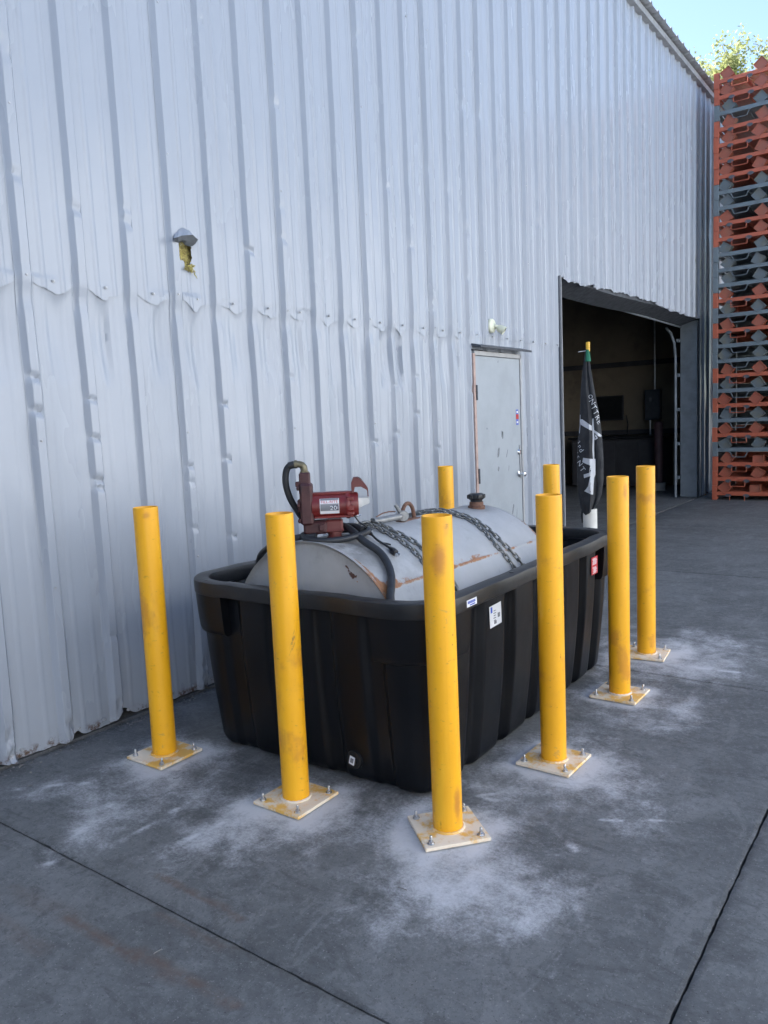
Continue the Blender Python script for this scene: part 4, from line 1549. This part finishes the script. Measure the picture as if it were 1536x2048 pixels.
chain('grey steel chain over the far half of the tank, strand nearer the pump', [(122, .96), (100, 1.0), (88, 1.035, .004), (69, 1.075), (45, 1.025), (29, 1.055), (12, 1.07)])
chain('grey steel chain over the far half of the tank, strand nearer the filler cap', [(120, 1.0), (100, 1.02, .008), (88, 1.06, .012), (69, 1.105), (45, 1.095), (29, 1.15), (12, 1.18)], .3)
chain('grey steel chain beside the black plug, lower strand running behind the nearest bollard', [(118, .46), (100, .46, .01), (92, .445, .012), (75, .405), (56, .395), (45, .385), (28, .41), (12, .43)])
chain('grey steel chain beside the lifting lug, upper strand running behind the nearest bollard', [(118, .52), (100, .52, .012), (90, .50, .012), (75, .455), (56, .47), (45, .475), (28, .49), (12, .50)], .2)
chain('short loose end of grey chain heaped on the tank top behind the pump hose', [(97, .24, .012), (94, .34, .014), (92, .44, .018), (95, .54, .012), (97, .58, .002)], .5)

# ---- grey cylinder (binder) on the tank top
bd = thing('chain_binder', 'grey cylindrical chain binder with a round end beside the rusty lifting lug', 'chain binder', (AX.x, AX.y, .02), TH)
pa, pb_ = tp(.50, R(92), TRAD + .024), tp(.70, R(89), TRAD + .028)
MB().tube([pa, pa.lerp(pb_, .15), pa.lerp(pb_, .16), pb_], [.021, .021, .0175, .0175], 18).build('barrel', BINDER, bd)
ax = (pb_ - pa).normalized()
Mk = Matrix.Translation(pb_ + ax * .012) @ Vector((.75, -.6, .1)).to_track_quat('Z', 'Y').to_matrix().to_4x4()
MB().lathe([(0, -.022), (.026, -.020), (.030, -.014), (.030, .014), (.026, .020), (.008, .021), (.007, .026), (0, .026)], 22, Mk).build('end_knob', BINDER, bd)
MB().tube([pb_ + Vector((0, .0, .015)), pb_ + Vector((-.02, -.018, .062))], .0095, 10).build('stub', BINDER, bd)
MB().tube([pa + Vector((0, .03, .022)), pa + Vector((.0, .08, .034)), pa + Vector((0, .14, .036)), pa + Vector((0, .19, .03))], .0035, 6).build('wire', RUSTY, bd)

# ================================================================== PUMP
PB = Vector((AX.x + .040, AX.y + .145, AX.z + TRAD - .001))
pang = math.atan2(.625, .78)
pump = thing('fuel_pump', 'dark red electric fuel transfer pump with white name label mounted on the grey tank', 'pump', PB, pang)
pump.scale = (1.03, 1.03, .955)
RYp = Matrix.Rotation(PI / 2, 4, 'Y')
RXp = Matrix.Rotation(PI / 2, 4, 'X')
# base nipple and lower castings
mb = MB()
mb.lathe([(.036, -.012), (.036, .006), (.030, .010), (.030, .022), (.034, .024), (.034, .040), (.028, .044)], 22)
mb.box((.0, .0, .064), (.076, .074, .056), .008)
mb.box((.0, .0, .040), (.082, .080, .012), .004)
mb.build('inlet_elbow', PBOOT, pump)
mb = MB()
mb.box((-.082, .0, .058), (.108, .085, .062), .010)
mb.lathe([(0, -.05), (.030, -.05), (.030, .05), (0, .05)], 18, Matrix.Translation((-.035, 0, .062)) @ RYp)
mb.box((-.055, -.05, .060), (.026, .02, .032), .004)
mb.build('lower_housing', PMAR, pump)
mb = MB()
mb.box((-.117, .0, .172), (.056, .12, .196), .010)
mb.box((-.121, .0, .292), (.048, .06, .06), .006)
mb.box((-.124, .0, .245), (.046, .085, .06), .008)
for (y, z) in ((-.045, .095), (.045, .095), (-.045, .25), (.045, .25), (-.05, .17)):
    mb.lathe([(0, 0), (.011, 0), (.011, .008), (.006, .012), (0, .012)], 6, Matrix.Translation((-.145, y, z)) @ Matrix.Rotation(-PI / 2, 4, 'Y'))
mb.box((-.152, -.02, .268), (.02, .03, .025), .004)
mb.box((-.150, -.02, .165), (.012, .05, .06), .004)
mb.build('pump_housing', PMAR, pump)
mt = MB().lathe([(0, -.005), (.060, -.005), (.060, .155), (.0, .155)], 40, Matrix.Translation((-.088, 0, .157)) @ RYp).build('motor', PRED, pump)
mb = MB()
mb.box((.0, .0, .2175), (.18, .05, .012), .003)
mb.box((.0, -.045, .108), (.17, .012, .012), .003)
mb.build('motor_rib', PRED, mt)
mb = MB()
mb.lathe([(0, 0), (.0645, 0), (.0655, .004), (.0655, .014), (.063, .018), (.061, .018), (.061, .048), (.056, .056), (0, .058)], 40, Matrix.Translation((.055, 0, .157)) @ RYp)
for a in (35, 145, 215, 325):
    c = Vector((.075, .060 * math.cos(R(a)), .157 + .060 * math.sin(R(a))))
    mb.box(c, (.032, .020, .020), .004)
mb.box((.075, -.058, .150), (.026, .012, .03), .003)
mb.build('end_bell', PRED, pump)
# name label wrapped on the motor barrel
def wrap(x, h, off=.0):
    a = PI + h / .0605
    r = .0608 + off
    return Vector((x, r * math.cos(a) * 1.0, .157 + r * -math.sin(a)))


def wrap_patch(x0, x1, h0, h1, off, name, mat, parent):
    xs = np.linspace(x0, x1, 2)
    hs = np.linspace(h0, h1, 12)
    G = np.array([[wrap(x, h, off)[:] for x in xs] for h in hs])
    return link(name, gridmesh(name, G, mat, smooth=60), parent)


lb = wrap_patch(-.058, .026, -.034, .042, .0006, 'name_label', LABW, mt)
wrap_patch(-.056, .024, .032, .041, .0012, 'label_band', INKG, lb)
wrap_patch(-.056, .024, -.018, .015, .0012, 'label_band', INKG, lb)
wrap_patch(-.010, .024, -.016, .006, .0017, 'label_panel', INK, lb)
for (tx, xx, hh, sz, mtt) in (('FILL-RITE', -.016, .023, .0165, INKR), ('20', .001, -.0055, .027, LABW), ('GPM', .0195, -.005, .0065, LABW)):
    vs, fcs = text_verts(tx, sz)
    mb = MB()
    nv = []
    for v in vs:
        if tx == 'GPM':
            nv.append(wrap(xx - v.y, hh + v.x, .0034))
        else:
            nv.append(wrap(xx + v.x * 1.15, hh + v.y, .0034))
    mb.add(nv, fcs)
    mb.build('lettering', mtt, lb, 0)
# nozzle boot: bent hood with cheeks
bt = []
prof = [(.082, .215), (.083, .262), (.094, .287), (.112, .288), (.134, .268), (.150, .245), (.156, .232), (.157, .195)]
vs, f_ = [], []
for (x, z) in prof:
    for y in (-.028, .028): vs.append((x, y, z))
inn = [(.086, .215), (.087, .260), (.096, .283), (.111, .284), (.131, .265), (.147, .242), (.152, .230), (.153, .195)]
for (x, z) in inn:
    for y in (-.028, .028): vs.append((x, y, z))
n = len(prof)
for i in range(n - 1):
    f_.append((2 * i, 2 * i + 1, 2 * i + 3, 2 * i + 2))
    f_.append((2 * n + 2 * i, 2 * n + 2 * i + 2, 2 * n + 2 * i + 3, 2 * n + 2 * i + 1))
    for y in (0, 1):
        f_.append((2 * i + y, 2 * i + 2 + y, 2 * n + 2 * i + 2 + y, 2 * n + 2 * i + y))
f_.append((0, 1, 2 * n + 1, 2 * n))
f_.append((2 * n - 2, 2 * n - 1, 4 * n - 1, 4 * n - 2))
mb = MB().add(vs, f_)
for y in (-.0275, .0275):
    mb.prism([(.083, .215), (.083, .262), (.094, .287), (.112, .287), (.134, .267), (.150, .244), (.156, .232), (.157, .212), (.148, .228), (.125, .243), (.098, .243), (.093, .215)], .003, Matrix.Translation((0, y, 0)) @ Matrix.Rotation(PI / 2, 4, 'X'))
mb.build('nozzle_boot', PBOOT, pump, 30)
MB().box((.124, -.0, .281), (.018, .012, .003), 0, Matrix.Rotation(R(42), 4, 'Y')).build('boot_slot', BLACKP, pump, 0)
MB().prism([(.098, .188), (.160, .189), (.160, .163), (.100, .136)], .002, Matrix.Translation((0, -.018, 0)) @ Matrix.Rotation(PI / 2, 4, 'X')).build('nozzle_bracket', GALV, pump, 0)
mb = MB()
mb.prism([(.098, .188), (.160, .189), (.160, .184), (.098, .183)], .036, Matrix.Translation((0, .018, 0)) @ Matrix.Rotation(PI / 2, 4, 'X'))
mb.build('bracket_flange', GALV, pump, 0)
mb = MB()
mb.lathe([(0, 0), (.008, 0), (.008, .006), (.004, .010), (.004, .02), (0, .02)], 8, Matrix.Translation((.098, -.03, .108)) @ RYp)
mb.lathe([(0, 0), (.006, 0), (.006, .01), (0, .012)], 8, Matrix.Translation((.098, -.02, .118)) @ RYp)
mb.build('terminal_screw', CHROME, pump)
el = [(-.121, 0, .315), (-.121, 0, .335), (-.123, 0, .347), (-.130, 0, .357), (-.142, 0, .362), (-.156, 0, .362), (-.170, 0, .361)]
eb_ = MB().tube(el, [.016, .016, .0165, .0165, .0165, .016, .016], 16)
eb_.tube([(-.121, 0, .312), (-.121, 0, .327)], .0195, 6)
eb_.tube([(-.150, 0, .362), (-.162, 0, .362)], .0195, 6)
eb_.build('brass_elbow', BRASS, pump)


def smooth_path(pts, n=14):
    """Catmull-Rom through the points"""
    P = [Vector(p) for p in pts]
    P = [P[0] * 2 - P[1]] + P + [P[-1] * 2 - P[-2]]
    out = []
    for i in range(1, len(P) - 2):
        for k in range(n):
            t = k / n
            a, b, c, d = P[i - 1], P[i], P[i + 1], P[i + 2]
            out.append(.5 * ((2 * b) + (c - a) * t + (2 * a - 5 * b + 4 * c - d) * t * t + (3 * b - a - 3 * c + d) * t ** 3))
    out.append(P[-2])
    return out


# ---- hose: from the elbow down behind the pump, once round its foot, over the tank into the tub
hose = thing('fuel_hose', 'thick black rubber hose looping from the pump elbow round its base', 'hose', PB, pang)
hose.scale = (1.03, 1.03, .955)
hp = [(-.165, 0, .361), (-.188, .0, .353), (-.203, .005, .322), (-.206, .012, .265), (-.192, .022, .20), (-.168, .035, .145), (-.135, .055, .085), (-.08, .085, .036), (.0, .095, .022), (.08, .085, .024), (.135, .045, .030),
      (.150, .0, .030), (.120, -.045, .018), (.03, -.082, .004), (-.06, -.085, .002), (-.122, -.055, .010), (-.142, -.01, .020), (-.115, .045, .022), (-.04, .068, .030), (.04, .062, .045), (.092, .025, .048), (.125, -.02, .035)]
hw = MB().tube(smooth_path(hp), .0148, 12)
hw.build('hose_coil', RUBBER, hose)
MB().tube([(-.163, 0, .3615), (-.188, .0, .356)], .0178, 14).build('hose_crimp', BLACKP, hose)
# second run, in tank coordinates
run = thing('drop_hose', 'black rubber hose hanging over the near end of the tank down into the tub', 'hose', (AX.x, AX.y, .02), TH)
rp = [tp(.22, R(96), TRAD + .03), tp(.215, R(88), TRAD + .045), tp(.19, R(80), TRAD + .040), tp(.165, R(70), TRAD + .024), tp(.165, R(60), TRAD + .021), tp(.140, R(52), TRAD + .022), tp(.10, R(45), TRAD + .022), tp(.045, R(39), TRAD + .022), tp(-.0, R(34), TRAD + .024), tp(-.02, R(22), TRAD + .012), tp(-.005, R(10), TRAD + .012)]
MB().tube(smooth_path(rp), .0172, 14).build('hose_length', RUBBER, run)
run2 = thing('slack_hose', 'black hose slanting down the left shoulder of the tank behind a bollard', 'hose', (AX.x, AX.y, .02), TH)
rp = [tp(.06, R(90), TRAD + .018), tp(.03, R(97), TRAD + .018), tp(.0, R(103), TRAD + .017), tp(-.012, R(110), TRAD + .02), tp(.0, R(124), TRAD + .017), tp(.06, R(138), TRAD + .017)]
MB().tube(smooth_path(rp), .0145, 12).build('hose_length', RUBBER, run2)

# ---- cord with plug
cord = thing('power_cord', 'thin black power cord ending in a two pin plug lying on the tank', 'cord', (AX.x, AX.y, .02), TH)
Mi = (Matrix.Translation((AX.x, AX.y, .02)) @ Matrix.Rotation(TH, 4, 'Z')).inverted()
st_ = Mi @ (Matrix.Translation(PB) @ Matrix.Rotation(pang, 4, 'Z') @ Vector((.094, -.033, .10)))
cpth = smooth_path([st_, st_ + Vector((.018, .012, -.03)), st_ + Vector((.045, .028, -.052)), tp(.30, R(82), TRAD + .024), tp(.285, R(76), TRAD + .022), tp(.27, R(70), TRAD + .012), tp(.275, R(65), TRAD + .008), tp(.268, R(60.5), TRAD + .012)])
MB().tube(cpth, [.0038 if i < 40 else .0055 for i in range(len(cpth))], 8).build('cable', BLACKP, cord)
MB().tube([cpth[44], cpth[50], cpth[58]], [.008, .011, .009], 10).build('tape_wrap', BLACKP, cord)
e0 = tp(.268, R(60.5), TRAD + .012)
e1 = tp(.262, R(57), TRAD + .013)
pgx = (e1 - e0).normalized()
plug = MB().tube([e0 - pgx * .012, e0, e0 + pgx * .012, e0 + pgx * .034, e0 + pgx * .038], [.007, .011, .0155, .0165, .013], 12).build('plug', BLACKP, cord)
mb = MB()
for sgn in (-1, 1):
    c = e0 + pgx * .048 + Vector((0, sgn * .007, 0))
    mb.box(c, (.014, .0025, .016), 0, Matrix.Rotation(R(30), 4, 'Y'))
mb.build('prong', CHROME, plug, 0)
MB().tube(smooth_path([tp(.272, R(68), TRAD + .005), tp(.30, R(66), TRAD + .005), tp(.315, R(64.5), TRAD + .004)]), .0042, 8).build('cable_tail', BLACKP, cord)

# ================================================================== RACK STACK
SEQ = 'OOOGOGOGOGGOGOGGGOOGGOOOOGOO'
H = .2445
RX0, RX1, RY0, RY1 = 0.0, 3.7, 0.0, 1.45
parts = {}
for col, mt_, tm in (('O', ORA, TUBEO), ('G', GRY, TUBEG)):
    d = {}
    d['post'] = MB().box((0, 0, H / 2 - .0015), (.08, .08, H - .004), .003).mesh('post', mt_)
    d['rail'] = MB().box(((RX0 + RX1) / 2, 0, 0), (RX1 - RX0 - .082, .05, .062), .003).mesh('front_rail', mt_)
    d['side'] = MB().box((0, (RY0 + RY1) / 2, 0), (.05, RY1 - RY0 - .082, .06), .003).mesh('side_rail', mt_)
    d['gapside'] = MB().box((0, 0, 0), (.008, RY1 - .1, .2436), .002).mesh('gap_side_screen', TRIM)  # added dark sheet that gives the side gaps their shade
    d['back'] = MB().box((0, 0, 0), (RX1 - .17, .012, .2436), .002).mesh('gap_back_screen', mt_)  # added sheet that blocks the bright view through the rack
    dk = MB()
    for i in range(22):
        dk.box(((RX0 + RX1) / 2, .10 + i * .06, .032), (RX1 - .16, .040, .006))
    for i in range(5):
        dk.box((.45 + i * .72, RY1 / 2, .012), (.04, RY1 - .1, .03))
    d['deck'] = dk.mesh('deck', mt_, 0)
    tb = MB()
    o_, i_ = .080, .073
    L = -.016
    sq = lambda r, y: [(-r, y, -r), (r, y, -r), (r, y, r), (-r, y, r)]
    tb.add(sq(o_, -.03) + sq(i_, -.03) + sq(o_, .10) + sq(i_, L), [(0, 1, 5, 4), (1, 2, 6, 5), (2, 3, 7, 6), (3, 0, 4, 7), (0, 8, 9, 1), (1, 9, 10, 2), (2, 10, 11, 3), (3, 11, 8, 0), (4, 5, 13, 12), (5, 6, 14, 13), (6, 7, 15, 14), (7, 4, 12, 15), (8, 11, 10, 9), (12, 13, 14, 15)])
    d['tube'] = tb.mesh('square_tube', tm, 0)
    if col == 'O':
        hp = [(-.115, -.03, .0), (-.115, -.035, -.085), (-.108, -.036, -.092), (.108, -.036, -.092), (.115, -.035, -.085), (.115, -.03, 0)]
    else:
        hp = [(-.165, -.03, .0), (-.135, -.033, -.008), (-.115, -.034, -.05), (-.10, -.036, -.085), (-.08, -.036, -.092), (.08, -.036, -.092), (.10, -.036, -.085), (.115, -.034, -.05), (.135, -.033, -.008), (.165, -.03, 0)]
    d['handle'] = MB().tube(hp, .0065, 6).mesh('handle', mt_)
    d['notch'] = MB().lathe([(0, 0), (.034, 0), (.034, .004), (0, .004)], 14, Matrix.Translation((0, -.026, -.03)) @ Matrix.Rotation(PI / 2, 4, 'X') @ Matrix.Diagonal((1.4, .8, 1, 1))).mesh('saddle_pad', TRIM)
    parts[col] = d
ORD = 'lowest second third fourth fifth sixth seventh eighth ninth tenth eleventh twelfth thirteenth fourteenth fifteenth sixteenth seventeenth eighteenth nineteenth twentieth'.split()
for i, c in enumerate(SEQ):
    nm = 'orange' if c == 'O' else 'grey'
    if i == 0: lab = 'orange stacking rack standing on the ground as the lowest in the tall stack'
    elif i == 27: lab = 'orange stacking rack on the very top of the tall stack, against the tree'
    elif i < 14: lab = f'{nm} stacking rack, {ORD[i]} layer counted up from the ground in the tall stack'
    else: lab = f'{nm} stacking rack, {ORD[27 - i]} layer counted down from the top of the tall stack'
    r0 = random.Random(i * 7 + 3)
    t = thing('stacking_rack', lab, 'rack', (.338 + r0.uniform(-.004, .004), 13.885 + r0.uniform(-.006, .006), .006 + i * H), 0, 'steel stacking racks piled by the shed')
    d = parts[c]
    for (x, y) in ((.04, .04), (RX1 - .04, .04), (.04, RY1 - .04), (RX1 - .04, RY1 - .04)):
        link('post', d['post'], t).location = (x, y, 0)
    link('front_rail', d['rail'], t).location = (0, .03, .108)
    link('back_rail', d['rail'], t).location = (0, RY1 - .03, .108)
    for x in (.045, RX1 - .045):
        link('side_rail', d['side'], t).location = (x, 0, .108)
    link('deck', d['deck'], t).location = (0, 0, .108)
    if i < 23:
        link('gap_back_screen', d['back'], t).location = (RX1 / 2, RY1 - .07, .122)
    if i < 13:
        link('gap_side_screen', d['gapside'], t).location = (.075, RY1 / 2, .122)
    for q in range(7):
        x = .20 + q * .495 + r0.uniform(-.03, .03)
        if x > RX1 - .15: continue
        ang = R(45) + r0.uniform(-.28, .28)
        if i < 3 and r0.random() < .5: ang = r0.uniform(-.05, .05)
        o = link('square_tube', d['tube'], t)
        up_ = .080 * (abs(math.cos(ang)) + abs(math.sin(ang))) - .05
        o.location = (x, .036 + r0.uniform(-.01, .01), .145 + up_)
        o.rotation_euler = (0, ang, 0)
    for q in range(4):
        x = .40 + q * .99 + r0.uniform(-.02, .02)
        o = link('handle', d['handle'], t)
        o.location = (x, .035, .08)
        if c == 'O':
            for sg in (-1, 1):
                link('rail_pad', d['notch'], t).location = (x + sg * .14, .03, .108)
    if i == 0:
        for (x, y) in ((.04, .04), (RX1 - .04, .04)):
            MB().box((x, y, -.002), (.055, .055, .006), .001).build('foot', TRIM, t)

# ================================================================== TREES
def tree(label, x, y, h, rad, zc, seed, nleaf, leaf):
    r_ = random.Random(seed)
    t = thing('tree', label, 'tree', (x, y, 0), 0, 'trees behind the shed')
    tr_ = MB()
    base = [(0, 0, -.02), (.05, .05, h * .2), (-.05, .1, h * .4), (.08, .0, h * .58)]
    tr_.tube(base, [.24, .2, .17, .13], 10)
    tips = []
    for i in range(22):
        a = r_.uniform(0, 2 * PI)
        el = r_.uniform(-.35, 1.2)
        d = Vector((math.cos(a) * math.cos(el), math.sin(a) * math.cos(el), math.sin(el)))
        ln = rad * r_.uniform(.6, 1.05)
        s = Vector((0, 0, h * r_.uniform(.3, .6)))
        c = Vector((0, 0, zc))
        e = c + Vector((d.x * ln, d.y * ln, d.z * ln * .95))
        m_ = s.lerp(e, .5) + Vector((r_.uniform(-.3, .3), r_.uniform(-.3, .3), r_.uniform(.1, .5)))
        pth = [s, s.lerp(m_, .5), m_, m_.lerp(e, .6), e]
        tr_.tube(pth, [.08, .06, .045, .028, .01], 6)
        for q in range(9):
            k = r_.uniform(.35, 1.0)
            b = m_.lerp(e, k) if k > .4 else s.lerp(m_, k + .5)
            tt = b + Vector((r_.gauss(0, .55), r_.gauss(0, .55), r_.gauss(.1, .45)))
            tr_.tube([b, b.lerp(tt, .5) + Vector((0, 0, .08)), tt], [.016, .011, .005], 4)
            tips.append((b, tt))
    tr_.build('trunk', BARK, t)
    vs, f_ = [], []
    for i in range(nleaf):
        b, tt = r_.choice(tips)
        p = b.lerp(tt, r_.uniform(.3, 1.15)) + Vector((r_.gauss(0, .17), r_.gauss(0, .17), r_.gauss(-.04, .15)))
        u = Vector((r_.gauss(0, 1), r_.gauss(0, 1), r_.gauss(-.3, .8))).normalized()
        v = u.cross(Vector((r_.gauss(0, 1), r_.gauss(0, 1), r_.gauss(0, 1)))).normalized()
        l, w_ = leaf * r_.uniform(.7, 1.4), leaf * r_.uniform(.22, .38)
        o_ = len(vs)
        vs += [p, p + u * l * .5 + v * w_, p + u * l, p + u * l * .5 - v * w_]
        f_.append((o_, o_ + 1, o_ + 2, o_ + 3))
    me = bpy.data.meshes.new('crown')
    me.from_pydata([q[:] for q in vs], [], f_)
    me.materials.append(LEAF)
    cr = link('crown', me, t)
    tag(cr, kind='stuff')
    return t


tree('tall sunlit tree with thin yellow green leaves rising behind the orange racks', -1.9, 30.5, 14.2, 3.1, 11.2, 4, 30000, .13)
tree('broad leafy tree lower down behind the stack of racks', 1.8, 27.0, 8.0, 3.0, 4.4, 9, 9000, .2)

# grit and crumbs along the foot of the wall
gr = MB()
for i in range(420):
    y = rng.uniform(1.3, 6.2)
    x = abs(rng.gauss(0, .05)) + .045
    s = rng.choice((.003, .004, .005, .007, .009))
    v0 = Vector((x, y, s * .3))
    pts = [v0 + Vector((rng.uniform(-1, 1), rng.uniform(-1, 1), rng.uniform(-.5, .8))) * s for _ in range(6)]
    gr.add(pts, [(0, 1, 2), (0, 2, 3), (0, 3, 4), (0, 4, 1), (5, 2, 1), (5, 3, 2), (5, 4, 3), (5, 1, 4)])
for i in range(260):
    bx, by = rng.choice(BOLS)
    x, y = bx + rng.gauss(0, .3), by + rng.gauss(0, .3)
    s = rng.choice((.0015, .002, .003))
    v0 = Vector((x, y, .001))
    pts = [v0 + Vector((rng.uniform(-1, 1), rng.uniform(-1, 1), rng.uniform(-.3, .8))) * s for _ in range(6)]
    gr.add(pts, [(0, 1, 2), (0, 2, 3), (0, 3, 4), (0, 4, 1), (5, 2, 1), (5, 3, 2), (5, 4, 3), (5, 1, 4)])
for i in range(150):
    x, y = rng.uniform(.3, 3.9), rng.uniform(.9, 5.5)
    s = rng.choice((.002, .002, .003, .004))
    v0 = Vector((x, y, .001))
    pts = [v0 + Vector((rng.uniform(-1, 1), rng.uniform(-1, 1), rng.uniform(-.2, .7))) * s for _ in range(6)]
    gr.add(pts, [(0, 1, 2), (0, 2, 3), (0, 3, 4), (0, 4, 1), (5, 2, 1), (5, 3, 2), (5, 4, 3), (5, 1, 4)])
for i in range(26):
    x, y, a = rng.choice((rng.uniform(.06, .35), rng.uniform(.3, 3))), rng.uniform(1.0, 3.4), rng.uniform(0, 3)
    l = rng.uniform(.008, .028)
    c_ = Vector((x, y, .003))
    d_ = Vector((math.cos(a), math.sin(a), 0))
    gr.tube([c_ - d_ * l, c_ + Vector((rng.uniform(-.002, .002), 0, .001)), c_ + d_ * l], .0013, 5)
o = gr.build('debris', simple('grit', (.22, .21, .20), .9), None, 0)
tag(o, kind='stuff')
